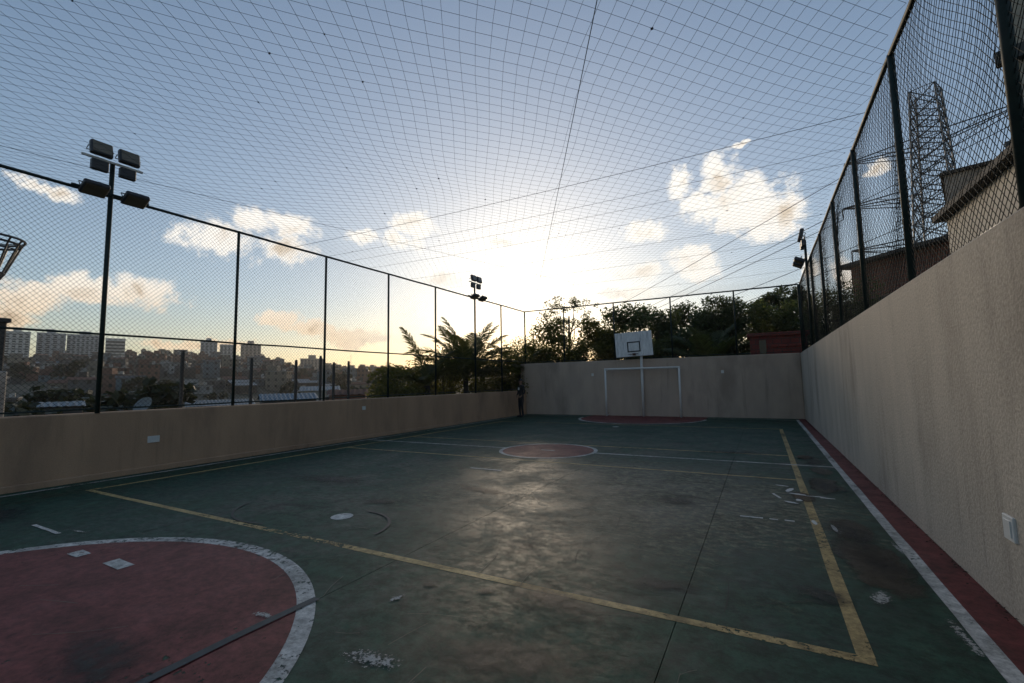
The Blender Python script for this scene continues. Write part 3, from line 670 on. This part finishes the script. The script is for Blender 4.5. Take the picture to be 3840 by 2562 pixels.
# bearings measured in plan, angle of lift, length, droop
g0 = GZ(-11.9, 17.4)
palm('feathery palm with tall upright fronds just outside the low wall', (-11.9, 17.4, g0), 1.75-g0,
  [(215, 80, 3.1, .5), (40, 76, 3.0, .6), (35, 62, 2.9, .8), (30, 48, 2.6, .9), (30, 34, 2.6, .8), (20, 26, 2.3, 1.0), (205, 52, 3.4, 1.5), (120, 60, 2.6, .9), (160, 55, 2.6, .9), (80, 50, 2.6, .9), (260, 40, 2.2, 1.0), (330, 40, 2.2, 1.0), (55, 20, 2.4, .9), (200, 74, 2.9, .6), (220, 66, 3.0, 1.0), (38, 70, 3.0, .6), (42, 55, 2.6, 1.0), (215, 45, 2.6, 1.2), (100, 70, 2.9, .8), (300, 65, 2.6, .9), (30, 22, 2.6, .8), (210, 30, 2.2, 1.0)], m_lf_palm, 1)
g0 = GZ(-12.1, 14.9)
palm('smaller palm with one long arching frond reaching past the fence post', (-12.1, 14.9, g0), 1.45-g0,
  [(205, 44, 2.7, 1.9), (215, 78, 2.7, .6), (60, 66, 2.0, .8), (25, 50, 1.9, .9), (120, 50, 1.9, .9), (250, 35, 1.7, 1.1), (300, 30, 1.7, 1.0)], m_lf_palm, 2)
g0 = GZ(-10.8, 20.6)
palm('low palm with spreading fronds behind the corner figure', (-10.8, 20.6, g0), 1.9-g0,
  [(205, 40, 2.4, 1.0), (215, 62, 2.4, .8), (40, 60, 2.0, .8), (30, 35, 2.2, 1.0), (180, 30, 2.2, 1.0), (120, 50, 2.0, .9), (300, 30, 2.0, 1.0), (230, 25, 2.2, .9)], m_lf_palm, 3)
g0 = GZ(-1.9, 22.0)
palm('dark feathery palm among the trees behind the end wall', (-1.9, 22.0, g0), 2.0-g0,
  [(a, e, 2.3, .8) for a, e in [(0, 60), (40, 45), (80, 70), (180, 60), (200, 40), (150, 75), (300, 50), (250, 55), (340, 30), (220, 78), (20, 78)]], m_lf_mid, 4)

# ------------------------------------------------------------------ buildings beyond the tall walls
def window(parent, x0, x1, z0, z1, y, d=.12):
    o = MB().box(x0, x1, -.02, .02, z0, z1).obj('window', m_win, parent, loc=(0, y, 0)); return o
hut = thing('brick_hut', 'dark red brick hut just behind the end wall corner', 'hut', (.6, 20.7, GZ(.6, 20.7)))
zb = -GZ(.6, 20.7)
MB().box(-.95, 1.0, 0, 1.7, -.3, zb+3.16).obj('wall', m_brickd, hut)
MB().bbox(-1.05, 1.1, -.10, 1.8, zb+3.16, zb+3.29, .02).obj('roof_slab', m_brickd, hut)
MB().box(-.62, -.38, -.03, .0, zb+2.2, zb+3.0).obj('opening', m_win, hut)
MB().box(-.30, .9, -.05, .0, zb+2.72, zb+2.80).obj('lintel', m_brickd, hut)
def azp(az, r): return (r*math.cos(R(az)), r*math.sin(R(az)))
# brick house: roof line el ~11.5 deg between az 81.4 and 74.2
bx, by = azp(81.4, 30); cx_, cy_ = azp(74.0, 27)
bh = thing('brick_house', 'unplastered brick house with a thin flat roof behind the tall side wall', 'house', (bx, by, GZ(bx, by)), math.atan2(cy_-by, cx_-bx))
Lb = math.hypot(cx_-bx, cy_-by)+2.0; zg = -GZ(bx, by)
MB().box(0, Lb, 0, 6, -.3, zg+7.25).obj('wall', m_brick, bh)
MB().bbox(-.45, Lb+.2, -.5, 6.3, zg+7.25, zg+7.42, .02).obj('roof_slab', m_concd, bh)
MB().bbox(-.1, Lb, -1.3, -.01, -.3, zg+5.2, .02).obj('lean_to', m_concd, bh)
for i in range(3): MB().box(.9+i*1.35, 1.5+i*1.35, -1.34, -1.30, zg+4.1, zg+4.9).obj('window', m_win, bh)
wt = thing('water_drum', 'small white drum standing at the foot of the brick house wall', 'drum', (*azp(78.6, 24), 0)); wt.location.z = 4.15
MB().tube([(0, 0, -4), (0, 0, .35), (0, 0, .42)], [.16, .16, .10], 12).obj('drum_body', m_plate, wt, True)
# plastered house whose side runs along behind the tall wall, and a taller grey block behind it
gb = thing('plastered_house', 'pale plastered house with a dark flat roof edge close behind the tall side wall', 'house', (4.5, 12, GZ(4.5, 12)))
zg = -GZ(4.5, 12); m_pale = mat('pale_plaster', (.46, .42, .36), .9, var=.12, scale=1.0, col2=(.30, .27, .23), thr=(.5, .75), fine=.2, bscale=25)
MB().box(0, 7, -4.5, 3.75, -.3, zg+5.55).obj('wall', m_pale, gb)
MB().bbox(-.25, 7.2, -4.7, 3.95, zg+5.55, zg+5.72, .02).obj('roof_slab', m_concd, gb)
for i in range(2): MB().box(-.03, .003, -2.2+i*3.0, -1.2+i*3.0, zg+3.6, zg+4.6).obj('window', m_win, gb)
gb = thing('concrete_building', 'taller bare grey block rising behind the pale plastered house', 'building', (6.1, 21.2, GZ(6.1, 21.2)), R(-17))
zg = -GZ(6.1, 21.2)
MB().box(0, 7, 0, 6, -.3, zg+8.55).obj('wall', m_conc, gb)
MB().bbox(-.1, 7.1, -.1, 6.1, zg+8.55, zg+8.68, .02).obj('roof_slab', m_concd, gb)
MB().box(.75, .95, -.03, .003, zg+7.6, zg+8.15).obj('vent', m_win, gb)
tx, ty = azp(69.5, 17)
tb = thing('apartment_building', 'tall cream apartment building at the near end of the tall side wall fence', 'building', (tx, ty, GZ(tx, ty)), R(-25))
zg = -GZ(tx, ty); m_cream = mat('cream_plaster', (.42, .36, .28), .85, var=.1, scale=1.2, col2=(.28, .24, .19), fine=.12, bscale=30)
MB().box(.25, 9, 0, 8, -.3, zg+14).obj('wall', m_cream, tb)
for k in range(5):
    MB().bbox(-.12, 9, -.25, -.003, zg+2.2+k*2.4, zg+2.55+k*2.4, .02).obj('floor_band', m_concd, tb)
    for i in range(3): MB().box(.9+i*2, 2.0+i*2, -.03, .003, zg+3.1+k*2.4, zg+4.2+k*2.4).obj('window', m_win, tb)

# ------------------------------------------------------------------ lattice pylon and its power lines
px, py = azp(74.6, 46); pz = GZ(px, py)
py_ = thing('lattice_pylon', 'tall grey steel lattice power pylon behind the tall side wall fence', 'pylon', (px, py, pz), R(-28))
HP = 23.2-pz; hw = lambda z: 1.60-.85*z/HP
lv = [HP*k for k in (0, .10, .19, .27, .34, .41, .47, .53, .58, .63, .68, .73, .78, .82, .86, .90, .94, 1.0)]
for sx, sy in ((-1, -1), (1, -1), (1, 1), (-1, 1)):
    MB().tube([(sx*hw(z), sy*hw(z), z-(.3 if z == 0 else 0)) for z in lv], .07, 4).obj('leg', m_galv, py_)
for z0, z1 in zip(lv, lv[1:]):
    b = MB(); a, c = hw(z0), hw(z1); cor = [(-1, -1), (1, -1), (1, 1), (-1, 1)]
    for i in range(4):
        p, q_ = cor[i], cor[(i+1) % 4]
        b.tube([(p[0]*a, p[1]*a, z0), (q_[0]*c, q_[1]*c, z1)], .05, 3); b.tube([(q_[0]*a, q_[1]*a, z0), (p[0]*c, p[1]*c, z1)], .05, 3)
        b.tube([(p[0]*c, p[1]*c, z1), (q_[0]*c, q_[1]*c, z1)], .035, 3)
    b.obj('lattice_panel', m_galv, py_)
arms = []
for fz, al in ((.83, 5.6), (.66, 6.0), (.49, 5.6)):
    z = HP*fz
    for s in (-1, 1):
        b = MB(); w0 = hw(z)
        for d in (-1, 1):
            b.tube([(s*w0, d*w0, z), (s*al, 0, z+.25)], .05, 4); b.tube([(s*w0, d*w0, z-1.0), (s*al, 0, z+.2)], .04, 4)
            b.tube([(s*w0, d*w0, z-1), (s*(w0+al)/2, d*w0*.5, z+.12)], .03, 3)
        a_ = b.obj('cross_arm', m_galv, py_)
        b = MB(); b.tube([(s*al, 0, z+.2), (s*al, 0, z-.7)], .05, 6); b.obj('insulator', m_dark, a_); arms.append((s*al, z-.7))
rot = Matrix.Rotation(R(-28), 4, 'Z'); far = Vector((*azp(122.5, 320), 14)); fside = Vector((math.cos(R(32)), math.sin(R(32)), 0))
PLN = ['topmost right', 'topmost left']
for i, (s, z) in enumerate(arms):
    A = rot @ Vector((s, 0, z))+Vector((px, py, pz)); B = far+fside*s*.9+Vector((0, 0, z-HP*.7))
    b = MB(); N = 40
    b.tube([A.lerp(B, k/N)-Vector((0, 0, 22*(k/N)*(1-k/N))) for k in range(N+1)], .032, 4, cap=False)
    o = b.obj('power_line', m_dark, label='dark power line sagging from a lattice pylon arm over the trees', category='power line', group='power lines strung from the pylon')

# ------------------------------------------------------------------ things outside the low wall
PG = 'concrete posts outside the low wall'
PL = ['nearest the tall floodlight pole', 'second from the tall floodlight pole', 'third from the tall floodlight pole', 'tallest of the row', 'just past the tallest one', 'last of the row towards the palm']
for i, (x, y, zt) in enumerate([(-13, 6.24, 2.42), (-13, 8.05, 2.31), (-13, 9.5, 2.30), (-13, 10.42, 2.47), (-13, 10.96, 2.27), (-13, 11.61, 2.33)]):
    z0 = GZ(x, y)
    o = thing('concrete_post', 'slim dark concrete post outside the low wall, '+PL[i], 'post', (x, y, z0), 0, PG)
    MB().bbox(-.036, .036, -.036, .036, -.3, zt-z0, .01).obj('shaft', m_concd, o)
    MB().bbox(-.03, .03, -.03, .03, 0, .05, .01).obj('cap', m_concd, o, loc=(0, 0, zt-z0))
z0 = GZ(-13, 3.0)
o = thing('gate_pillar', 'broad dark plastered pillar beyond the low wall at the foot of the ring-topped tower', 'pillar', (-13, 2.86, z0))
MB().bbox(-.15, .15, -.2, .2, -.3, 2.85-z0, .02).obj('shaft', m_concd, o)
MB().bbox(-.2, .2, -.25, .25, 2.85-z0, 2.93-z0, .02).obj('cap', m_concd, o)
MB().bbox(-.02, .24, -.20, .24, -.3, 1.9-z0, .02).obj('plinth', m_conc, o)
# ring-topped steel tower (only its edge is in the picture)
tx, ty = azp(168.3, 42); z0 = GZ(tx, ty)
tw = thing('ring_tower', 'black steel tower with a flared ring-shaped lattice basket on top', 'tower', (tx, ty, z0))
zt = 42*math.tan(R(12.6))+1.5-z0; zb_ = 42*math.tan(R(8.6))+1.5-z0
MB().tube([(.35*math.cos(a), .35*math.sin(a), 0) for a in (0,)]+[(.35, 0, zb_)], .07, 6).obj('leg', m_dark, tw)
for a in (90, 210, 330):
    MB().tube([(.55*math.cos(R(a)), .55*math.sin(R(a)), -.3), (.40*math.cos(R(a)), .40*math.sin(R(a)), zb_)], .06, 6).obj('leg', m_dark, tw)
for zz, rr in ((zt, 1.75), (zt-.28, 1.60), (zb_+.9, .95), (zb_, .45)):
    MB().tube([(rr*math.cos(a/28*6.283), rr*math.sin(a/28*6.283), zz) for a in range(29)], .075, 5, cap=False).obj('ring', m_dark, tw)
for k in range(14):
    a = k/14*6.283; c, s = math.cos(a), math.sin(a)
    MB().tube([(.45*c, .45*s, zb_), (.95*c, .95*s, zb_+.9), (1.60*c, 1.6*s, zt-.28), (1.75*c, 1.75*s, zt)], .055, 5).obj('rib', m_dark, tw)
for k in range(7):
    a = k/7*6.283; MB().tube([(.1*math.cos(a), .1*math.sin(a), zt-.35), (1.62*math.cos(a), 1.62*math.sin(a), zt-.28)], .03, 4).obj('spoke', m_dark, tw)
# nearer roofs in the valley
def shed(name, label, az, r, L, W, ztop, roofm, wallm, rz, cat='building', pitch=.12):
    x, y = azp(az, r); z0 = GZ(x, y); s = thing(name, label, cat, (x, y, z0), rz); h = ztop-z0
    MB().box(-L/2, L/2, -W/2, W/2, -1, h-.1).obj('wall', wallm, s)
    b = MB(); n = int(L/.35); 
    for i in range(n):
        x0, x1 = -L/2-.2+(L+.4)*i/n, -L/2-.2+(L+.4)*(i+1)/n; xm = (x0+x1)/2
        for (ya, yb, za, zb2) in ((-W/2-.3, 0, h-.08, h+W*pitch), (0, W/2+.3, h+W*pitch, h-.08)):
            b.poly([(x0, ya, za), (xm, ya, za+.06), (xm, yb, zb2+.06), (x0, yb, zb2)]); b.poly([(xm, ya, za+.06), (x1, ya, za), (x1, yb, zb2), (xm, yb, zb2+.06)])
    b.obj('roof', roofm, s)
    for i in range(2): MB().box(-L/4+i*L/2-.5, -L/4+i*L/2+.5, -W/2-.05, -W/2-.003, h-2.0, h-.9).obj('window', m_win, s)
    return s
shed('workshop', 'low workshop with a pale blue corrugated roof beyond the low wall', 144.6, 50, 4.6, 4, .35, m_blue, m_concd, R(60))
shed('tin_shed', 'small brown shed with a flat tin roof beyond the low wall near the palm', 138.2, 38, 2.6, 2.4, .9, m_tile, m_brick, R(45), 'shed')
shed('tin_shed', 'grey tin-roofed shed lying in the valley beyond the low wall', 151.0, 70, 7, 5, -.6, m_tin, m_concd, R(65), 'shed')
shed('tin_shed', 'pale-sheeted shed beyond the low wall beside the tall floodlight pole', 163.0, 52, 2.4, 2.2, .35, m_tarp, m_concd, R(75), 'shed')
shed('tin_shed', 'whitish roofed shed beyond the low wall behind the paired concrete posts', 141.3, 66, 4.5, 4, 1.0, m_tarp, m_conc, R(52), 'shed')
dx_, dy_ = azp(157.2, 40); z0 = GZ(dx_, dy_)
ds = thing('satellite_dish', 'pale satellite dish on a mast beyond the low wall', 'satellite dish', (dx_, dy_, z0))
MB().tube([(0, 0, -.3), (0, 0, .35-z0)], .05, 6).obj('mast', m_galv, ds)
b = MB(); NR, NS = 6, 24
for i in range(NR+1):
    for k in range(NS): rr = 1.15*i/NR; b.v.append((rr*math.cos(k/NS*6.283), rr*math.sin(k/NS*6.283), .26*rr*rr))
for i in range(NR):
    for k in range(NS): j = (k+1) % NS; b.f.append((i*NS+k, i*NS+j, (i+1)*NS+j, (i+1)*NS+k)); b.m.append(0)
o = b.obj('dish', m_tarp, ds, True, loc=(0, 0, .35-z0)); o.scale = (.55,)*3; o.rotation_euler = (R(58), 0, R(20))
o2 = MB().tube([(0, .9, .2), (0, 0, .95), (0, -.9, .2)], .02, 4).obj('feed_arm', m_galv, o)

# ------------------------------------------------------------------ hillside town
q = random.Random(5)
walls = [mat('town_%s' % n, c, .9, var=.2, scale=.25, col2=tuple(x*.6 for x in c)) for n, c in
         [('brick', (.15, .075, .05)), ('raw_brick', (.18, .095, .065)), ('grey', (.11, .105, .10)), ('cream', (.20, .17, .13)), ('white', (.32, .31, .29)), ('blue', (.12, .15, .165)), ('dark', (.06, .055, .05))]]
def house_mesh(k):
    q = random.Random(100+k); W, Dp = q.uniform(5.5, 10), q.uniform(5, 8); fl = q.choice((1, 1, 2, 2, 3)); H = 2.8*fl
    b = MB(); b.box(-W/2, W/2, -Dp/2, Dp/2, -6, H, 0)
    wm = walls[k % len(walls)]; rm = q.choice((m_tile, m_tin, m_concd, m_tin))
    if k % 3 == 0:
        z = H+W*.14; x0, x1, y0, y1 = -W/2-.4, W/2+.4, -Dp/2-.4, Dp/2+.4
        b.poly([(x0, y0, H-.05), (x1, y0, H-.05), (x1, 0, z), (x0, 0, z)], 1); b.poly([(x0, 0, z), (x1, 0, z), (x1, y1, H-.05), (x0, y1, H-.05)], 1)
        b.poly([(-W/2, -Dp/2, H), (-W/2, 0, z-.05), (-W/2, Dp/2, H)], 0); b.poly([(W/2, -Dp/2, H), (W/2, Dp/2, H), (W/2, 0, z-.05)], 0)
    else:
        b.box(-W/2-.3, W/2+.3, -Dp/2-.3, Dp/2+.3, H, H+.25, 1)
        if k % 3 == 1: b.box(-W/2+.5, -W/2+W*.5, -Dp/2+.6, Dp/2-1, H+.25, H+2.6, 0)
        b.box(W/4-.6, W/4+.6, -.6, .6, H+.25, H+1.4, 2)
    for s in (-1, 1):
        for f in range(fl):
            n = int(W/2.6)
            for i in range(n):
                x = -W/2+W*(i+.5)/n; b.box(x-.5, x+.5, s*Dp/2-.06, s*Dp/2+.06, f*3+1, f*3+2.2, 3)
                if W < 10: b.box(s*W/2-.06, s*W/2+.06, x*Dp/W-.5, x*Dp/W+.5, f*3+1, f*3+2.2, 3)
    return b.mesh('hillside_house', [wm, rm, q.choice((m_blue, m_conc, m_tarp)), m_win])
HM = [house_mesh(k) for k in range(14)]
desc = ['small brick house with a tiled roof', 'raw brick house with a rooftop room', 'grey house with a flat roof', 'cream house with a pitched roof', 'white house with a rooftop room', 'bluish house with a flat roof', 'dark house with a pitched roof',
        'brick house with a rooftop room', 'raw brick house with a flat roof', 'grey house with a pitched roof', 'cream house with a rooftop room', 'whitish house with a flat roof', 'bluish house with a pitched roof', 'dark house with a rooftop room']
placed = []; tries = 0
while len(placed) < 290 and tries < 60000:
    tries += 1
    az = q.uniform(127, 171); r = 190+570*q.random()**.8
    x, y = azp(az, r)
    if az < 142 and r < 240: continue
    if any((x-a)**2+(y-c)**2 < (7+r*.0105)**2 for a, c in placed): continue
    placed.append((x, y)); k = q.randrange(14)
    link('hillside_house', HM[k], None, (x, y, ground_z(x, y)+.2), R(az-90+q.uniform(-25, 25)), label=desc[k]+' among the crowded hillside town', category='house', group='houses crowding the far hillside: '+desc[k])
# further roofs nobody could count, along the crest
b = MB(); 
for i in range(900):
    az = q.uniform(127, 172); r = q.uniform(300, 800); x, y = azp(az, r); z = ground_z(x, y); s = q.uniform(2.2, 5); hh = q.uniform(2.5, 7)
    c, s2 = math.cos(R(az)), math.sin(R(az)); b.prism([(x+s*c-s*s2*.6, y+s*s2+s*c*.6), (x-s*c-s*s2*.6, y-s*s2+s*c*.6), (x-s*c+s*s2*.6, y-s*s2-s*c*.6), (x+s*c+s*s2*.6, y+s*s2-s*c*.6)], z-3, z+hh*.8, i % 5)
b.obj('far_rooftops', [walls[0], walls[2], walls[6], m_tin, walls[1]], kind='stuff', label='mass of far small houses merging along the hill crest', category='town')
# hillside trees
m_lf_far = leafmat('leaf_far', (.014, .020, .010), (.036, .045, .020), .2)
tm = [leaf_mesh('crown', clumps_in(4.2, 4.2, 3.2, 16, 60+i, (.3, .5), 5), 900, 1.0, m_lf_far, 70+i, .7) for i in range(3)]
tkm = MB().tube([(0, 0, -1), (0, 0, 4)], [.35, .2], 6).mesh('trunk', m_bark)
for i in range(84):
    az = q.uniform(126, 171); r = 70+600*q.random()
    if i > 63: az, r = q.uniform(156, 170), q.uniform(45, 110)
    if i < 22: az, r = q.uniform(126, 142), q.uniform(90, 420)
    x, y = azp(az, r); s = q.uniform(.6, 1.25)*(.75 if r < 110 else 1)
    T = thing('hillside_tree', 'dark rounded tree growing among the hillside houses', 'tree', (x, y, ground_z(x, y)), q.uniform(0, 6), 'trees scattered over the far hillside'); T.scale = (s,)*3
    link('crown', tm[i % 3], T); link('trunk', tkm, T)
# high-rise blocks on the crest
def tower(name, label, az0, az1, el, r, mw, floors, cols, balcony=False, top=True, rz=0, band=False):
    azc = (az0+az1)/2; x, y = azp(azc, r); z0 = ground_z(x, y); W = r*R(az0-az1) if az0 > az1 else r*R(az1-az0)
    H = r*math.tan(R(el))+1.5-z0; T = thing(name, label, 'high-rise', (x, y, z0), R(azc-90)+rz)
    Dp = min(W*.8, 22); z1 = max(2, H-floors*3.0)
    MB().box(-W/2, W/2, -Dp/2, Dp/2, -8, H).obj('wall', mw, T)
    MB().bbox(-W/2-.3, W/2+.3, -Dp/2-.3, Dp/2+.3, H, H+.8, .2).obj('parapet', mw, T)
    if top: MB().box(-W*.18, W*.14, -3, 3, H+.8, H+5).obj('lift_house', mw, T)
    fh = (H-1.5)/floors; w_ = W/cols*.55
    if band:
        for f in range(floors): MB().box(-W/2+.4, W/2-.4, -Dp/2-.45, -Dp/2+.1, f*fh+1.0, f*fh+1.0+fh*.5).obj('window_band', m_win, T)
    else:
        wm = MB().box(-w_/2, w_/2, -.15, .15, 0, fh*.5).mesh('window', m_win)
        for f in range(floors):
            for c in range(cols): link('window', wm, T, (-W/2+W*(c+.5)/cols, -Dp/2-.02, f*fh+1.2))
    return T
m_tw = mat('tower_white', (.55, .52, .48), .85, var=.08, scale=.1); m_tg = mat('tower_grey', (.40, .40, .40), .85, var=.1, scale=.1); m_tb = mat('tower_brown', (.40, .31, .25), .85, var=.1, scale=.1)
tower('high_rise', 'white high-rise with a rust-toned side at the end of the skyline by the dark pillar', 166.7, 165.2, 5.0, 640, m_tw, 12, 4)
tower('high_rise', 'narrow grey slab tower leading the long apartment row on the crest', 164.8, 163.0, 5.0, 660, m_tg, 13, 4)
tower('high_rise', 'wide grey apartment slab with many small windows on the crest', 162.9, 160.5, 4.95, 670, m_tg, 11, 8)
tower('high_rise', 'pale slab with dark balcony stripes beside the tall floodlight pole', 160.3, 158.9, 4.75, 650, m_tw, 6, 3, band=True, top=False)
tower('high_rise', 'grey tower block with a rooftop lift house standing apart on the crest', 152.9, 151.45, 4.75, 640, m_tg, 10, 4)
tower('high_rise', 'pale square tower block between two grey towers on the crest', 151.2, 149.85, 4.5, 650, m_tw, 9, 4, top=False)
tower('high_rise', 'brownish tower block with a lift house at the end of the trio', 149.3, 147.4, 4.6, 640, m_tb, 10, 5)
tower('high_rise', 'broad brown apartment block lower on the slope near the concrete posts', 143.4, 140.9, 3.05, 560, m_tb, 8, 7)
mx_, my_ = azp(138.0, 900); mz = ground_z(mx_, my_)
o = thing('radio_mast', 'thin far radio mast on the low ridge beside the palm', 'mast', (mx_, my_, mz))
MB().tube([(0, 0, -2), (0, 0, 42)], [.7, .25], 4).obj('shaft', m_galv, o)
for k in range(4): MB().tube([(-1.2, 0, 14+k*8), (1.2, 0, 14+k*8)], .2, 4).obj('antenna_bar', m_galv, o)

# ------------------------------------------------------------------ evening haze
hz = bpy.data.materials.new('evening_haze'); hz.use_nodes = True; hz.node_tree.nodes.clear()
pv = hz.node_tree.nodes.new('ShaderNodeVolumePrincipled'); pv.inputs['Color'].default_value = (.93, .90, .86, 1); pv.inputs['Density'].default_value = .0002; pv.inputs['Anisotropy'].default_value = .55
ho = hz.node_tree.nodes.new('ShaderNodeOutputMaterial'); hz.node_tree.links.new(pv.outputs[0], ho.inputs['Volume'])
MB().box(-17000, 17000, -17000, 17000, -150, 120).obj('haze', hz, kind='stuff', label='thin warm evening haze hanging over court and town', category='haze')

# ------------------------------------------------------------------ figure by the corner
def person(label, loc, rz):
    P_ = thing('person', label, 'person', loc, rz)
    V, E, Rr = [], [], []
    def add(p, r, par=None):
        V.append(p); Rr.append(r)
        if par is not None: E.append((par, len(V)-1))
        return len(V)-1
    pel = add((0, 0, .86), (.135, .10)); wa = add((0, 0, 1.02), (.12, .09), pel); ch = add((0, .0, 1.20), (.15, .10), wa); nb_ = add((0, .01, 1.335), (.075, .07), ch)
    nk = add((0, 0, 1.40), (.05, .05), nb_); hd = add((0, -.01, 1.47), (.068, .075), nk); hm = add((0, -.015, 1.55), (.078, .09), hd); add((0, -.005, 1.62), (.055, .065), hm)
    add((0, -.105, 1.51), (.014, .014), hd)
    for s in (-1, 1):
        add((s*.082, 0, 1.53), (.016, .02), hm)
        hp = add((s*.09, 0, .80), (.088, .088), pel); kn = add((s*.095, -.02, .46), (.055, .058), hp); an = add((s*.10, .02, .10), (.04, .042), kn); he = add((s*.10, .01, .05), (.042, .045), an); add((s*.115, -.16, .035), (.036, .03), he)
        sh = add((s*.185, .0, 1.30), (.055, .055), nb_); el_ = add((s*.235, .02, 1.04), (.04, .04), sh); wr_ = add((s*.17, -.14, .88), (.026, .028), el_); pa = add((s*.11, -.18, .87), (.034, .018), wr_)
        for k, l in enumerate((.055, .075, .08, .075, .06)):
            a = (k-2)*.016; f1 = add((s*.07, -.185-.004*k, .87+a), (.009, .009), pa); add((s*(.07-l*.6), -.19-.004*k, .865+a), (.0085, .0085), f1)
    me = bpy.data.meshes.new('body'); me.from_pydata(V, E, []); m = bpy.data.materials.new('person_cloth'); m.use_nodes = True
    t = NT(m.node_tree); sp = t.n('ShaderNodeSeparateXYZ'); t.link(t.n('ShaderNodeTexCoord').outputs['Object'], sp.inputs[0])
    hi = t.math('GREATER_THAN', sp.outputs[2], 1.385); fr = t.math('MULTIPLY', t.math('LESS_THAN', sp.outputs[1], -.10), t.math('GREATER_THAN', sp.outputs[2], .8))
    top = t.math('GREATER_THAN', sp.outputs[2], .93)
    c = t.mix(top, (.012, .013, .017), (.020, .018, .018)); c = t.mix(t.math('MAXIMUM', hi, fr), c, (.22, .13, .09))
    t.put(m.node_tree.nodes['Principled BSDF'].inputs['Base Color'], c); m.node_tree.nodes['Principled BSDF'].inputs['Roughness'].default_value = .85
    me.materials.append(m); o = link('body', me, P_)
    md = o.modifiers.new('skin', 'SKIN'); md.use_smooth_shade = True
    for i, r in enumerate(Rr): me.skin_vertices[0].data[i].radius = r
    me.skin_vertices[0].data[0].use_root = True
    o.modifiers.new('sub', 'SUBSURF').levels = 1; o.modifiers['sub'].render_levels = 2
    b = MB(); NS = 12
    for i in range(6):
        ph = i/5*math.pi*.58
        for k in range(NS): a = k/NS*6.283; b.v.append((.088*math.sin(ph)*math.cos(a), .012+.102*math.sin(ph)*math.sin(a), 1.555+.105*math.cos(ph)+(.03 if math.sin(a) < -.3 and i > 3 else 0)))
    for i in range(5):
        for k in range(NS): j = (k+1) % NS; b.f.append((i*NS+k, (i+1)*NS+k, (i+1)*NS+j, i*NS+j)); b.m.append(0)
    b.obj('hair', mat('dark_hair', (.010, .008, .007), .6), P_, True)
    MB().box(-.05, .05, -.118, -.112, 1.17, 1.27).obj('shirt_print', m_plate, P_)
person('person in dark clothes standing with hands together in the corner by the low wall', (-9.25, 17.75, .012), R(-28))
